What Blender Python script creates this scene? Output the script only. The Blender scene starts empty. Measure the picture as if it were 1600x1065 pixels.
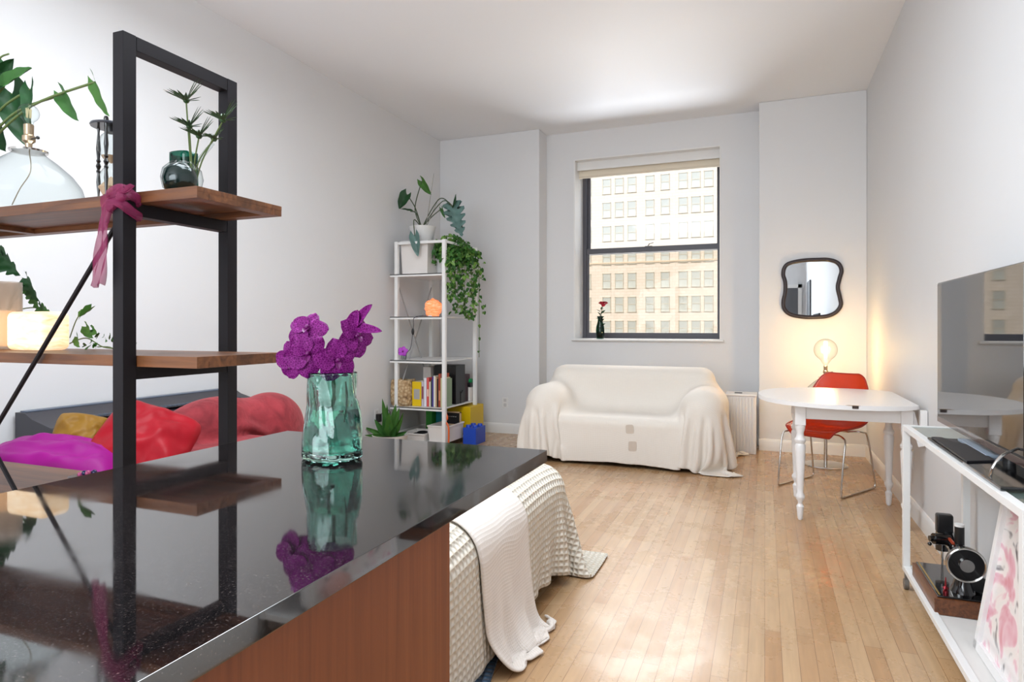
import bpy, bmesh, math, random
import numpy as np
from mathutils import Vector, Matrix, noise
from mathutils.bvhtree import BVHTree
random.seed(7)
R = math.radians
sc = bpy.context.scene
COL = sc.collection

# ---------------------------------------------------------------- camera, world, sun, lights
cam_d = bpy.data.cameras.new('camera'); cam = bpy.data.objects.new('camera', cam_d); COL.objects.link(cam)
cam.location = (0, 0, 1.2); cam.rotation_euler = (R(90), 0, R(21.55))
cam_d.sensor_width = 36; cam_d.lens = 22.5; cam_d.shift_y = -22.5/1600
cam_d.clip_start = 0.02; cam_d.clip_end = 400
sc.camera = cam
sc.view_settings.view_transform = 'Standard'; sc.view_settings.look = 'None'
sc.view_settings.exposure = 1.42; sc.view_settings.gamma = 1; sc.view_settings.use_curve_mapping = False

w = bpy.data.worlds.new('sky'); sc.world = w; w.use_nodes = True
nt = w.node_tree; nt.nodes.clear()
sky = nt.nodes.new('ShaderNodeTexSky'); sky.sky_type = 'NISHITA'; sky.sun_disc = False
sky.sun_elevation = R(48); sky.sun_rotation = R(200); sky.air_density = 1.0; sky.dust_density = 3.0
bgn = nt.nodes.new('ShaderNodeBackground'); bgn.inputs[1].default_value = 0.12
wo = nt.nodes.new('ShaderNodeOutputWorld')
nt.links.new(sky.outputs[0], bgn.inputs[0]); nt.links.new(bgn.outputs[0], wo.inputs[0])

def light(name, kind, loc, rot, energy, color=(1, 1, 1), size=1, size_y=None, spread=None):
    d = bpy.data.lights.new(name, kind); d.energy = energy; d.color = color
    if kind == 'AREA':
        d.size = size
        if size_y: d.shape = 'RECTANGLE'; d.size_y = size_y
        if spread: d.spread = spread
    elif kind == 'SUN': d.angle = size
    else: d.shadow_soft_size = size
    o = bpy.data.objects.new(name, d); COL.objects.link(o); o.location = loc; o.rotation_euler = rot
    return o
# sun falls on the building over the street (travels towards +Y and down)
light('sun', 'SUN', (0, -20, 40), (R(48), 0, R(-25)), 0.72, (1.0, 0.97, 0.94), R(0.6))
# added fill lamps, unseen: a wide one behind the camera, one under the ceiling
light('rear_fill', 'AREA', (-1.5, -2.75, 1.9), (R(104), 0, R(6)), 70, (0.86, 0.935, 1.0), 3.4, 2.2)
light('ceiling_fill', 'AREA', (-1.5, 2.0, 3.15), (0, 0, 0), 42, (0.86, 0.935, 1.0), 1.8, 1.8)
# added area lamp outside, out of view, standing in for skylight through the window
light('sky_fill', 'AREA', (-1.2, 14.5, 8.2), (R(-52), 0, 0), 690, (0.97, 0.98, 1.0), 8, 4)
# added lamp hidden below the sill, brightens the ceiling through the window
light('sill_fill', 'AREA', (-1.2, 12.5, -1.6), (R(-112), 0, 0), 310, (0.92, 0.96, 1.0), 5, 3)

# ---------------------------------------------------------------- materials
def lin(h):
    if not isinstance(h, str): return tuple(h)[:3]
    h = h.lstrip('#'); o = []
    for i in (0, 2, 4):
        v = int(h[i:i+2], 16)/255
        o.append(v/12.92 if v <= 0.04045 else ((v+0.055)/1.055)**2.4)
    return tuple(o)
def rgba(h): return (*lin(h), 1)
def pr(name):
    m = bpy.data.materials.new(name); m.use_nodes = True
    b = m.node_tree.nodes['Principled BSDF']
    return m, m.node_tree, b
def mat(name, color, rough=0.5, metal=0, spec=0.5, ior=1.5, coat=0, sheen=0, trans=0, emit=None, es=0, alpha=1, bump=None, var=0, vscale=8):
    m, t, b = pr(name)
    b.inputs['Base Color'].default_value = rgba(color); b.inputs['Roughness'].default_value = rough
    b.inputs['Metallic'].default_value = metal; b.inputs['Specular IOR Level'].default_value = spec
    b.inputs['IOR'].default_value = ior; b.inputs['Coat Weight'].default_value = coat
    b.inputs['Sheen Weight'].default_value = sheen; b.inputs['Transmission Weight'].default_value = trans
    b.inputs['Alpha'].default_value = alpha
    if emit: b.inputs['Emission Color'].default_value = rgba(emit); b.inputs['Emission Strength'].default_value = es
    tc = t.nodes.new('ShaderNodeTexCoord')
    if var:
        n = t.nodes.new('ShaderNodeTexNoise'); n.inputs['Scale'].default_value = vscale; n.inputs['Detail'].default_value = 5
        mr = t.nodes.new('ShaderNodeMapRange'); mr.inputs[1].default_value = 0.3; mr.inputs[2].default_value = 0.7
        mr.inputs[3].default_value = 1-var; mr.inputs[4].default_value = 1+var*0.5
        hs = t.nodes.new('ShaderNodeHueSaturation'); hs.inputs['Color'].default_value = rgba(color)
        t.links.new(tc.outputs['Object'], n.inputs['Vector']); t.links.new(n.outputs[0], mr.inputs[0])
        t.links.new(mr.outputs[0], hs.inputs['Value']); t.links.new(hs.outputs[0], b.inputs['Base Color'])
    if bump:
        n = t.nodes.new('ShaderNodeTexNoise'); n.inputs['Scale'].default_value = bump[0]; n.inputs['Detail'].default_value = 4
        bp = t.nodes.new('ShaderNodeBump'); bp.inputs['Strength'].default_value = bump[1]; bp.inputs['Distance'].default_value = bump[2] if len(bump) > 2 else 0.01
        t.links.new(tc.outputs['Object'], n.inputs['Vector']); t.links.new(n.outputs[0], bp.inputs['Height']); t.links.new(bp.outputs[0], b.inputs['Normal'])
    return m
def ramp(t, stops):
    r = t.nodes.new('ShaderNodeValToRGB'); e = r.color_ramp.elements
    while len(e) < len(stops): e.new(0.5)
    for i, (p, c) in enumerate(stops): e[i].position = p; e[i].color = rgba(c)
    return r
def wood(name, c1, c2, axis=0, scale=6, rough=0.45, stave=None, coat=0, stretch=14):
    m, t, b = pr(name); tc = t.nodes.new('ShaderNodeTexCoord'); mp = t.nodes.new('ShaderNodeMapping')
    s = [scale*stretch/6]*3; s[axis] = scale/stretch*2
    mp.inputs['Scale'].default_value = s
    n = t.nodes.new('ShaderNodeTexNoise'); n.inputs['Scale'].default_value = 2.5; n.inputs['Detail'].default_value = 8; n.inputs['Distortion'].default_value = 1.2
    r = ramp(t, [(0.28, c1), (0.72, c2)])
    t.links.new(tc.outputs['Object'], mp.inputs[0]); t.links.new(mp.outputs[0], n.inputs['Vector']); t.links.new(n.outputs[0], r.inputs[0])
    out = r.outputs[0]
    if stave:
        br = t.nodes.new('ShaderNodeTexBrick'); br.inputs['Scale'].default_value = 1; br.inputs['Brick Width'].default_value = stave[0]; br.inputs['Row Height'].default_value = stave[1]
        br.inputs['Mortar Size'].default_value = 0.0004; br.inputs['Color1'].default_value = (0.55, 0.55, 0.55, 1); br.inputs['Color2'].default_value = (1.2, 1.2, 1.2, 1); br.inputs['Mortar'].default_value = (0.6, 0.6, 0.6, 1)
        mx = t.nodes.new('ShaderNodeMix'); mx.data_type = 'RGBA'; mx.blend_type = 'MULTIPLY'; mx.inputs[0].default_value = 0.75
        mo = t.nodes.new('ShaderNodeMapping'); mo.inputs['Location'].default_value = (0.137, 0.0217, 0); t.links.new(tc.outputs['Object'], mo.inputs[0]); t.links.new(mo.outputs[0], br.inputs['Vector']); t.links.new(out, mx.inputs[6]); t.links.new(br.outputs[0], mx.inputs[7]); out = mx.outputs[2]
    t.links.new(out, b.inputs['Base Color']); b.inputs['Roughness'].default_value = rough; b.inputs['Coat Weight'].default_value = coat
    return m
def thin_glass(name, tint='#ffffff', gloss=0.06, haze=0.0, hazec='#ffffff', ior=1.25):
    m = bpy.data.materials.new(name); m.use_nodes = True; t = m.node_tree; t.nodes.clear()
    o = t.nodes.new('ShaderNodeOutputMaterial'); tr = t.nodes.new('ShaderNodeBsdfTransparent'); tr.inputs[0].default_value = rgba(tint)
    lw0 = t.nodes.new('ShaderNodeLayerWeight'); p0 = t.nodes.new('ShaderNodeMath'); p0.operation = 'POWER'; p0.inputs[1].default_value = 3.0; t.links.new(lw0.outputs['Facing'], p0.inputs[0])
    rm = t.nodes.new('ShaderNodeMix'); rm.data_type = 'RGBA'; rm.inputs[6].default_value = rgba(tint); rm.inputs[7].default_value = tuple(0.55*q for q in lin(tint))+(1,); t.links.new(p0.outputs[0], rm.inputs[0]); t.links.new(rm.outputs[2], tr.inputs[0])
    gl = t.nodes.new('ShaderNodeBsdfGlossy'); gl.inputs['Roughness'].default_value = gloss*0.2
    lw = t.nodes.new('ShaderNodeLayerWeight'); pw = t.nodes.new('ShaderNodeMath'); pw.operation = 'POWER'; pw.inputs[1].default_value = 5.0; t.links.new(lw.outputs['Facing'], pw.inputs[0])
    fr = t.nodes.new('ShaderNodeMapRange'); fr.inputs[3].default_value = ((ior-1)/(ior+1))**2; fr.inputs[4].default_value = 0.5; t.links.new(pw.outputs[0], fr.inputs[0])
    mx = t.nodes.new('ShaderNodeMixShader'); t.links.new(fr.outputs[0], mx.inputs[0]); t.links.new(tr.outputs[0], mx.inputs[1]); t.links.new(gl.outputs[0], mx.inputs[2])
    out = mx.outputs[0]
    if haze:
        df = t.nodes.new('ShaderNodeBsdfTranslucent'); df.inputs[0].default_value = rgba(hazec)
        m2 = t.nodes.new('ShaderNodeMixShader'); m2.inputs[0].default_value = haze
        t.links.new(out, m2.inputs[1]); t.links.new(df.outputs[0], m2.inputs[2]); out = m2.outputs[0]
    t.links.new(out, o.inputs[0]); return m
def weave(name, color, c2, freq, strength, dist, rough=0.9, waffle=True):
    """cloth whose weave follows the cloth's own UVs (metres)"""
    m, t, b = pr(name); uv = t.nodes.new('ShaderNodeUVMap'); sp = t.nodes.new('ShaderNodeSeparateXYZ'); t.links.new(uv.outputs[0], sp.inputs[0])
    def wv(o, f):
        a = t.nodes.new('ShaderNodeMath'); a.operation = 'MULTIPLY'; a.inputs[1].default_value = f*math.pi; t.links.new(o, a.inputs[0])
        s = t.nodes.new('ShaderNodeMath'); s.operation = 'SINE'; t.links.new(a.outputs[0], s.inputs[0])
        c = t.nodes.new('ShaderNodeMath'); c.operation = 'ABSOLUTE'; t.links.new(s.outputs[0], c.inputs[0]); return c.outputs[0]
    x = wv(sp.outputs[0], freq); y = wv(sp.outputs[1], freq*(1 if waffle else 0.28))
    mm = t.nodes.new('ShaderNodeMath'); mm.operation = 'MULTIPLY'; t.links.new(x, mm.inputs[0]); t.links.new(y, mm.inputs[1])
    nz = t.nodes.new('ShaderNodeTexNoise'); nz.inputs['Scale'].default_value = freq*0.6; nz.inputs['Detail'].default_value = 3; t.links.new(uv.outputs[0], nz.inputs['Vector'])
    ad = t.nodes.new('ShaderNodeMath'); ad.operation = 'MULTIPLY_ADD'; ad.inputs[1].default_value = 0.35; t.links.new(nz.outputs[0], ad.inputs[0]); t.links.new(mm.outputs[0], ad.inputs[2])
    inv = t.nodes.new('ShaderNodeMath'); inv.operation = 'MULTIPLY'; inv.inputs[1].default_value = -1; t.links.new(ad.outputs[0], inv.inputs[0])
    bp = t.nodes.new('ShaderNodeBump'); bp.inputs['Strength'].default_value = strength; bp.inputs['Distance'].default_value = dist
    t.links.new(inv.outputs[0], bp.inputs['Height']); t.links.new(bp.outputs[0], b.inputs['Normal'])
    r = ramp(t, [(0.1, color), (0.95, c2)]); t.links.new(ad.outputs[0], r.inputs[0]); t.links.new(r.outputs[0], b.inputs['Base Color'])
    b.inputs['Roughness'].default_value = rough; b.inputs['Sheen Weight'].default_value = 0.2; b.inputs['Specular IOR Level'].default_value = 0.2
    return m

M = {}
M['wall'] = mat('wall_paint', '#dcdcdd', 0.62, bump=(9, 0.06, 0.02), var=0.012, vscale=1.3)
M['ceiling'] = mat('ceiling_paint', '#ecedf0', 0.6)
M['trim'] = mat('white_trim_paint', '#e4e3e1', 0.35)
M['steel'] = mat('dark_powder_coat', '#1a171b', 0.5, spec=0.2)
M['winframe'] = mat('window_frame_paint', '#4b4950', 0.45)
M['wshelf'] = wood('acacia_board', '#4f2d1a', '#83522f', 0, 6, 0.42, stave=(0.42, 0.055))
M['cherry'] = wood('cherry_veneer', '#733a1f', '#884a28', 2, 9, 0.42, stretch=18)
M['whitemetal'] = mat('white_metal', '#e9e8e6', 0.38)
M['whitewood'] = mat('white_painted_wood', '#ebe9e8', 0.3, bump=(30, 0.05))
M['chrome'] = mat('chrome', '#c9c6c2', 0.16, metal=1)
M['black'] = mat('black_plastic', '#121214', 0.35)
M['blackgloss'] = mat('black_enamel', '#0b0a0c', 0.12, coat=0.6)
M['glass'] = thin_glass('clear_thin_glass', '#f4f8f8')
M['glassg'] = thin_glass('green_thin_glass', '#4fa593', ior=1.5)
M['soil'] = mat('soil', '#3c2c20', 0.95)
M['ceramic'] = mat('white_ceramic', '#e6e4e2', 0.35)
M['leaf'] = mat('green_leaf', '#35652a', 0.48, spec=0.3, var=0.25, vscale=14)
M['leafd'] = mat('dark_green_leaf', '#1e4523', 0.48, spec=0.3, var=0.3, vscale=12)
M['leafb'] = mat('bright_green_leaf', '#3f6c2a', 0.5, spec=0.3, var=0.2, vscale=14)
M['leafy'] = mat('yellow_green_leaf', '#6c9440', 0.45, var=0.3, vscale=20)
M['leafs'] = mat('silvery_green_leaf', '#5a7a74', 0.3, var=0.35, vscale=9)
M['stem'] = mat('plant_stem', '#5a6b38', 0.5)
M['stemd'] = mat('dark_plant_stem', '#3c4a30', 0.5)
def floor_mat():
    m, t, b = pr('maple_floorboards'); tc = t.nodes.new('ShaderNodeTexCoord'); mp = t.nodes.new('ShaderNodeMapping')
    mp.inputs['Rotation'].default_value = (0, 0, R(90))
    t.links.new(tc.outputs['Object'], mp.inputs[0])
    def brick(c1, c2, mo, ms):
        br = t.nodes.new('ShaderNodeTexBrick'); br.offset = 0.37; br.inputs['Scale'].default_value = 1
        br.inputs['Brick Width'].default_value = 1.15; br.inputs['Row Height'].default_value = 0.058; br.inputs['Mortar Size'].default_value = ms
        br.inputs['Mortar Smooth'].default_value = 0.3
        br.inputs['Color1'].default_value = rgba(c1); br.inputs['Color2'].default_value = rgba(c2); br.inputs['Mortar'].default_value = rgba(mo)
        t.links.new(mp.outputs[0], br.inputs['Vector']); return br
    br = brick('#b58a5f', '#c7a47c', '#855c36', 0.0011)
    m2 = t.nodes.new('ShaderNodeMapping'); m2.inputs['Scale'].default_value = (26, 1.6, 1); t.links.new(tc.outputs['Object'], m2.inputs[0])
    n = t.nodes.new('ShaderNodeTexNoise'); n.inputs['Scale'].default_value = 2; n.inputs['Detail'].default_value = 7; t.links.new(m2.outputs[0], n.inputs['Vector'])
    r = ramp(t, [(0.25, '#e4e4e4'), (0.75, '#ffffff')]); t.links.new(n.outputs[0], r.inputs[0])
    mx = t.nodes.new('ShaderNodeMix'); mx.data_type = 'RGBA'; mx.blend_type = 'MULTIPLY'; mx.inputs[0].default_value = 1
    t.links.new(br.outputs[0], mx.inputs[6]); t.links.new(r.outputs[0], mx.inputs[7])
    # scuffs: dull, greyer wear
    sn = t.nodes.new('ShaderNodeTexNoise'); sn.inputs['Scale'].default_value = 3.2; sn.inputs['Detail'].default_value = 9; sn.inputs['Roughness'].default_value = 0.75; t.links.new(tc.outputs['Object'], sn.inputs['Vector'])
    sr = t.nodes.new('ShaderNodeMapRange'); sr.inputs[1].default_value = 0.42; sr.inputs[2].default_value = 0.66; sr.inputs[3].default_value = 0.24; sr.inputs[4].default_value = 0.38
    t.links.new(sn.outputs[0], sr.inputs[0]); t.links.new(sr.outputs[0], b.inputs['Roughness'])
    t.links.new(mx.outputs[2], b.inputs['Base Color'])
    bp = t.nodes.new('ShaderNodeBump'); bp.inputs['Strength'].default_value = 0.25; bp.inputs['Distance'].default_value = 0.001; bp.invert = True
    t.links.new(br.outputs['Fac'], bp.inputs['Height']); t.links.new(bp.outputs[0], b.inputs['Normal'])
    b.inputs['Coat Weight'].default_value = 0.25; b.inputs['Coat Roughness'].default_value = 0.25
    return m
M['floor'] = floor_mat()
def granite():
    m, t, b = pr('black_granite'); tc = t.nodes.new('ShaderNodeTexCoord')
    v = t.nodes.new('ShaderNodeTexNoise'); v.inputs['Scale'].default_value = 420; v.inputs['Detail'].default_value = 3; t.links.new(tc.outputs['Object'], v.inputs['Vector'])
    r = ramp(t, [(0.5, '#131213'), (0.62, '#2a2424'), (0.74, '#6a5f5a')]); t.links.new(v.outputs[0], r.inputs[0]); t.links.new(r.outputs[0], b.inputs['Base Color'])
    b.inputs['Roughness'].default_value = 0.05; b.inputs['IOR'].default_value = 2.3
    n = t.nodes.new('ShaderNodeTexNoise'); n.inputs['Scale'].default_value = 5; n.inputs['Detail'].default_value = 6; t.links.new(tc.outputs['Object'], n.inputs['Vector'])
    mr = t.nodes.new('ShaderNodeMapRange'); mr.inputs[1].default_value = 0.45; mr.inputs[2].default_value = 0.75; mr.inputs[3].default_value = 0.03; mr.inputs[4].default_value = 0.12
    t.links.new(n.outputs[0], mr.inputs[0]); t.links.new(mr.outputs[0], b.inputs['Roughness'])
    return m
M['granite'] = granite()

# ---------------------------------------------------------------- mesh builder
class MB:
    def __init__(s): s.bm = bmesh.new(); s.uvl = None; s.hard = False
    def _x(s, vs, M_):
        if M_ is not None:
            for v in vs: v.co = M_ @ v.co
    def box(s, x0, x1, y0, y1, z0, z1, bev=0, seg=2, M_=None):
        g = bmesh.ops.create_cube(s.bm, size=1)['verts']
        for v in g: v.co = Vector(((x0+x1)/2+v.co.x*(x1-x0), (y0+y1)/2+v.co.y*(y1-y0), (z0+z1)/2+v.co.z*(z1-z0)))
        s.hard = s.hard or bev > 0
        if bev:
            es = list({e for v in g for e in v.link_edges})
            r = bmesh.ops.bevel(s.bm, geom=es, offset=bev, segments=seg, profile=0.5, affect='EDGES')
            g = list({v for f in r['faces'] for v in f.verts} | {v for v in g if v.is_valid})
        s._x(g, M_); return s
    def mesh(s, V, F, M_=None):
        vs = [s.bm.verts.new(Vector(v)) for v in V]
        for f in F:
            try: s.bm.faces.new([vs[i] for i in f])
            except ValueError: pass
        s._x(vs, M_); return vs
    def lathe(s, prof, c=(0, 0, 0), seg=24, sx=1, sy=1, M_=None, cap=True):
        V = []; F = []; n = len(prof)
        for (r, z) in prof:
            for k in range(seg):
                a = 2*math.pi*k/seg; V.append((c[0]+r*sx*math.cos(a), c[1]+r*sy*math.sin(a), c[2]+z))
        for i in range(n-1):
            for k in range(seg):
                k2 = (k+1) % seg; F.append((i*seg+k, i*seg+k2, (i+1)*seg+k2, (i+1)*seg+k))
        if cap:
            if prof[0][0] > 1e-5: F.append(tuple(range(seg))[::-1])
            if prof[-1][0] > 1e-5: F.append(tuple((n-1)*seg+k for k in range(seg)))
        s.mesh(V, F, M_); return s
    def tube(s, pts, r, seg=8, closed=False, flat=1.0):
        P = [Vector(p) for p in pts]; n = len(P); rs = r if isinstance(r, (list, tuple)) else [r]*n
        V = []; F = []; up = None
        for i, p in enumerate(P):
            if closed: t = P[(i+1) % n]-P[i-1]
            else: t = P[min(i+1, n-1)]-P[max(i-1, 0)]
            if t.length < 1e-9: t = Vector((0, 0, 1))
            t.normalize()
            if up is None: up = Vector((0, 0, 1)) if abs(t.z) < 0.9 else Vector((1, 0, 0))
            a = up-t*up.dot(t)
            if a.length < 1e-4: a = t.orthogonal()
            a.normalize(); up = a; b = t.cross(a)
            for k in range(seg):
                q = 2*math.pi*k/seg; V.append(p+(a*math.cos(q)*flat+b*math.sin(q))*rs[i])
        for i in range(n if closed else n-1):
            j = (i+1) % n
            for k in range(seg):
                k2 = (k+1) % seg; F.append((i*seg+k, i*seg+k2, j*seg+k2, j*seg+k))
        if not closed: F.append(tuple(range(seg))[::-1]); F.append(tuple((n-1)*seg+k for k in range(seg)))
        s.mesh(V, F); return s
    def bar(s, p0, p1, wdt, hgt):
        """rectangular bar between two points"""
        p0 = Vector(p0); p1 = Vector(p1); t = (p1-p0).normalized(); u = Vector((0, 0, 1)) if abs(t.z) < 0.95 else Vector((0, 1, 0))
        a = (u-t*u.dot(t)).normalized(); b = t.cross(a)
        V = [p+a*(i*hgt/2)+b*(j*wdt/2) for p in (p0, p1) for i, j in ((-1, -1), (-1, 1), (1, 1), (1, -1))]
        s.mesh(V, [(3, 2, 1, 0), (4, 5, 6, 7), (0, 1, 5, 4), (1, 2, 6, 5), (2, 3, 7, 6), (3, 0, 4, 7)]); return s
    def prism(s, out, z0, z1, bev=0, M_=None, seg=2):
        n = len(out); V = [(x, y, z0) for x, y in out]+[(x, y, z1) for x, y in out]
        F = [tuple(range(n))[::-1], tuple(range(n, 2*n))]+[(i, (i+1) % n, n+(i+1) % n, n+i) for i in range(n)]
        vs = s.mesh(V, F); s.hard = s.hard or bev > 0
        if bev:
            top = set(vs[n:]); bot = set(vs[:n])
            es = [e for e in {e for v in vs for e in v.link_edges} if (e.verts[0] in top) == (e.verts[1] in top)]
            bmesh.ops.bevel(s.bm, geom=es, offset=bev, segments=seg, profile=0.5, affect='EDGES')
            vs = list(s.bm.verts) if M_ is not None else vs
        s._x(vs, M_); return s
    def ball(s, c, rx, ry=None, rz=None, seg=20, nz=0, ns=5, M_=None):
        ry = ry or rx; rz = rz or rx; rg = seg//2; V = [(0, 0, rz)]; F = []
        for i in range(1, rg):
            th = math.pi*i/rg
            for k in range(seg):
                a = 2*math.pi*k/seg; V.append((rx*math.sin(th)*math.cos(a), ry*math.sin(th)*math.sin(a), rz*math.cos(th)))
        V.append((0, 0, -rz))
        for k in range(seg):
            F.append((0, 1+k, 1+(k+1) % seg)); b = 1+(rg-2)*seg; F.append((len(V)-1, b+(k+1) % seg, b+k))
        for i in range(rg-2):
            for k in range(seg):
                a0 = 1+i*seg; F.append((a0+k, a0+seg+k, a0+seg+(k+1) % seg, a0+(k+1) % seg))
        W = []
        for v in V:
            v = Vector(v)
            if nz: v = v*(1+nz*noise.noise(v*ns/max(rx, ry, rz)+Vector(c)*3))
            W.append(v+Vector(c))
        s.mesh(W, F, M_); return s
    def grid(s, P, uv=None, closev=False):
        nu, nv = len(P), len(P[0]); vs = [[s.bm.verts.new(Vector(P[i][j])) for j in range(nv)] for i in range(nu)]
        if uv is not None and s.uvl is None: s.uvl = s.bm.loops.layers.uv.new('UVMap')
        for i in range(nu-1):
            for j in range(nv if closev else nv-1):
                j2 = (j+1) % nv
                f = s.bm.faces.new((vs[i][j], vs[i+1][j], vs[i+1][j2], vs[i][j2]))
                if uv is not None:
                    for l, (a, b) in zip(f.loops, ((i, j), (i+1, j), (i+1, j2), (i, j2))): l[s.uvl].uv = uv(a, b)
        return s
    def build(s, name, m, parent=None, local=False, sharp=35, mods=(), loc=None, smooth=True, recalc=True):
        if recalc: bmesh.ops.recalc_face_normals(s.bm, faces=s.bm.faces)
        me = bpy.data.meshes.new(name); off = Vector((0, 0, 0))
        if not local:
            if parent is not None:
                p = parent
                while p is not None: off += p.location; p = p.parent
            elif loc is not None: off = Vector(loc)
        for v in s.bm.verts: v.co -= off
        s.bm.to_mesh(me); s.bm.free()
        me.materials.append(M[m] if isinstance(m, str) else m)
        if smooth:
            me.polygons.foreach_set('use_smooth', [True]*len(me.polygons))
            if sharp: me.set_sharp_from_angle(angle=R(sharp))
        o = bpy.data.objects.new(name, me); COL.objects.link(o)
        if parent is not None: o.parent = parent
        elif loc is not None: o.location = loc
        if s.hard and smooth: d = o.modifiers.new('normals', 'WEIGHTED_NORMAL'); d.keep_sharp = True; d.weight = 100
        for k in mods:
            if k[0] == 'solid':
                d = o.modifiers.new('solid', 'SOLIDIFY'); d.thickness = k[1]; d.offset = k[2] if len(k) > 2 else 0
            elif k[0] == 'sub': d = o.modifiers.new('sub', 'SUBSURF'); d.levels = k[1]; d.render_levels = k[1]
        return o
def thing(name, label, cat, loc, rz=0, group=None):
    o = bpy.data.objects.new(name, None); COL.objects.link(o); o.empty_display_size = 0.05
    o.location = loc; o.rotation_euler = (0, 0, rz); o['label'] = label; o['category'] = cat
    if group: o['group'] = group
    return o
def tag(o, label, cat, group=None, kind=None):
    o['label'] = label; o['category'] = cat
    if group: o['group'] = group
    if kind: o['kind'] = kind
    return o
def struct(mb, name, m, parent=None, **k):
    o = mb.build(name, m, parent, **k)
    if parent is None: o['kind'] = 'structure'
    return o
def spline(pts, n=8, closed=False):
    P = [Vector(p) for p in pts]; N = len(P); out = []
    for i in range(N if closed else N-1):
        g = (lambda k: P[k % N]) if closed else (lambda k: P[max(0, min(N-1, k))])
        a, b, c, d = g(i-1), g(i), g(i+1), g(i+2)
        for k in range(n):
            t = k/n; out.append(0.5*((2*b)+(c-a)*t+(2*a-5*b+4*c-d)*t*t+(3*b-a-3*c+d)*t**3))
    if not closed: out.append(P[-1])
    return out

# ---------------------------------------------------------------- room shell
XL, XR, YB, YW, YR, ZC = -3.55, 0.875, 6.68, 6.94, -3.0, 3.38
struct(MB().box(XL-0.2, XR+0.2, YR-0.2, 7.5, -0.2, 0), 'floor', 'floor')
struct(MB().box(XL-0.2, XR+0.2, YR-0.2, 7.5, ZC, ZC+0.2), 'ceiling', 'ceiling')
struct(MB().box(XL-0.2, XL, YR-0.2, 7.5, 0, ZC), 'wall_left', 'wall')
struct(MB().box(XR, XR+0.2, YR-0.2, 7.5, 0, ZC), 'wall_right', 'wall')
struct(MB().box(XL, XR, YR-0.2, YR, 0, ZC), 'wall_rear', 'wall')
WX0, WX1, WZ0, WZ1, WT = -1.984, -0.43, 1.065, 3.063, 7.44
mb = MB(); mb.box(XL, WX0, YW, WT, 0, ZC); mb.box(WX1, XR, YW, WT, 0, ZC); mb.box(WX0, WX1, YW, WT, 0, WZ0-0.02); mb.box(WX0, WX1, YW, WT, WZ1, ZC)
struct(mb, 'wall_back', 'wall')
struct(MB().box(XL, -2.315, YB, YW, 0, ZC, 0.006), 'wall_back_left', 'wall')
struct(MB().box(-0.052, XR, YB, YW, 0, ZC, 0.006), 'wall_back_right', 'wall')
def base(name, pts):
    """skirting along a polyline, room on the left-hand side of travel"""
    mb = MB()
    for (a, b) in zip(pts[:-1], pts[1:]):
        a = Vector((*a, 0)); b = Vector((*b, 0)); t = (b-a).normalized(); nrm = Vector((-t.y, t.x, 0))
        prof = [(0, 0), (0.016, 0), (0.016, 0.085), (0.011, 0.1), (0.006, 0.108), (0, 0.112)]
        V = [p+nrm*x+Vector((0, 0, z)) for p in (a, b) for x, z in prof]; n = len(prof)
        mb.mesh(V, [(i, (i+1) % n, n+(i+1) % n, n+i) for i in range(n)]+[tuple(range(n))[::-1], tuple(range(n, 2*n))])
    return struct(mb, name, 'trim', sharp=20)
base('baseboard_right', [(XR, YR), (XR, YB)])
base('baseboard_back', [(XR, YB), (-0.052, YB)])
base('baseboard_window', [(-0.052, YW), (-2.315, YW), (-2.315, YB), (XL, YB)])
base('baseboard_left', [(XL, YB), (XL, YR)])

# window: dark double-hung sashes in a deep reveal
win = bpy.data.objects.new('window_1', None); COL.objects.link(win); win.location = (-1.207, 7.3, WZ0); win['kind'] = 'structure'
YF = 7.3
mb = MB(); mb.box(WX0, WX0+0.045, YF-0.03, YF+0.1, WZ0, WZ1); mb.box(WX1-0.028, WX1, YF-0.03, YF+0.1, WZ0, WZ1); mb.box(WX0+0.046, WX1-0.029, YF-0.029, YF+0.099, WZ1-0.05, WZ1); mb.box(WX0+0.001, WX1-0.001, YF-0.035, YF+0.1, WZ0-0.02, WZ0+0.02)
mb.build('window_frame', 'winframe', win)
def sash(name, y, x0, x1, z0, z1, st, top, bot):
    mb = MB(); mb.box(x0, x0+st, y, y+0.035, z0, z1, 0.003); mb.box(x1-st, x1, y, y+0.035, z0, z1, 0.003); mb.box(x0+0.001, x1-0.001, y-0.004, y+0.036, z1-top, z1+0.001, 0.003); mb.box(x0+0.001, x1-0.001, y-0.004, y+0.036, z0-0.001, z0+bot, 0.003)
    return mb.build(name, 'winframe', win)
su = sash('upper_sash', YF+0.04, WX0+0.04, WX1-0.02, 2.04, WZ1-0.04, 0.035, 0.05, 0.05)
sl = sash('lower_sash', YF-0.01, WX0+0.042, WX1-0.02, WZ0+0.015, 2.105, 0.028, 0.062, 0.05)
MB().box(WX0+0.07, WX1-0.05, YF+0.055, YF+0.06, 2.08, 3.0).build('pane', thin_glass('upper_pane', '#fbfcfd', haze=0.012, hazec='#ffffff'), su)
MB().box(WX0+0.065, WX1-0.045, YF+0.005, YF+0.01, 1.12, 2.06).build('pane', thin_glass('lower_pane', '#f1efec'), sl)
mb = MB(); mb.box(-1.26, -1.18, YF-0.03, YF+0.005, 2.103, 2.112, 0.003); mb.tube([(-1.225, YF-0.02, 2.11), (-1.21, YF-0.02, 2.135), (-1.165, YF-0.025, 2.145)], 0.006); mb.build('sash_lock', mat('lock_metal', '#8f8b84', 0.35, metal=0.8), sl)
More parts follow.
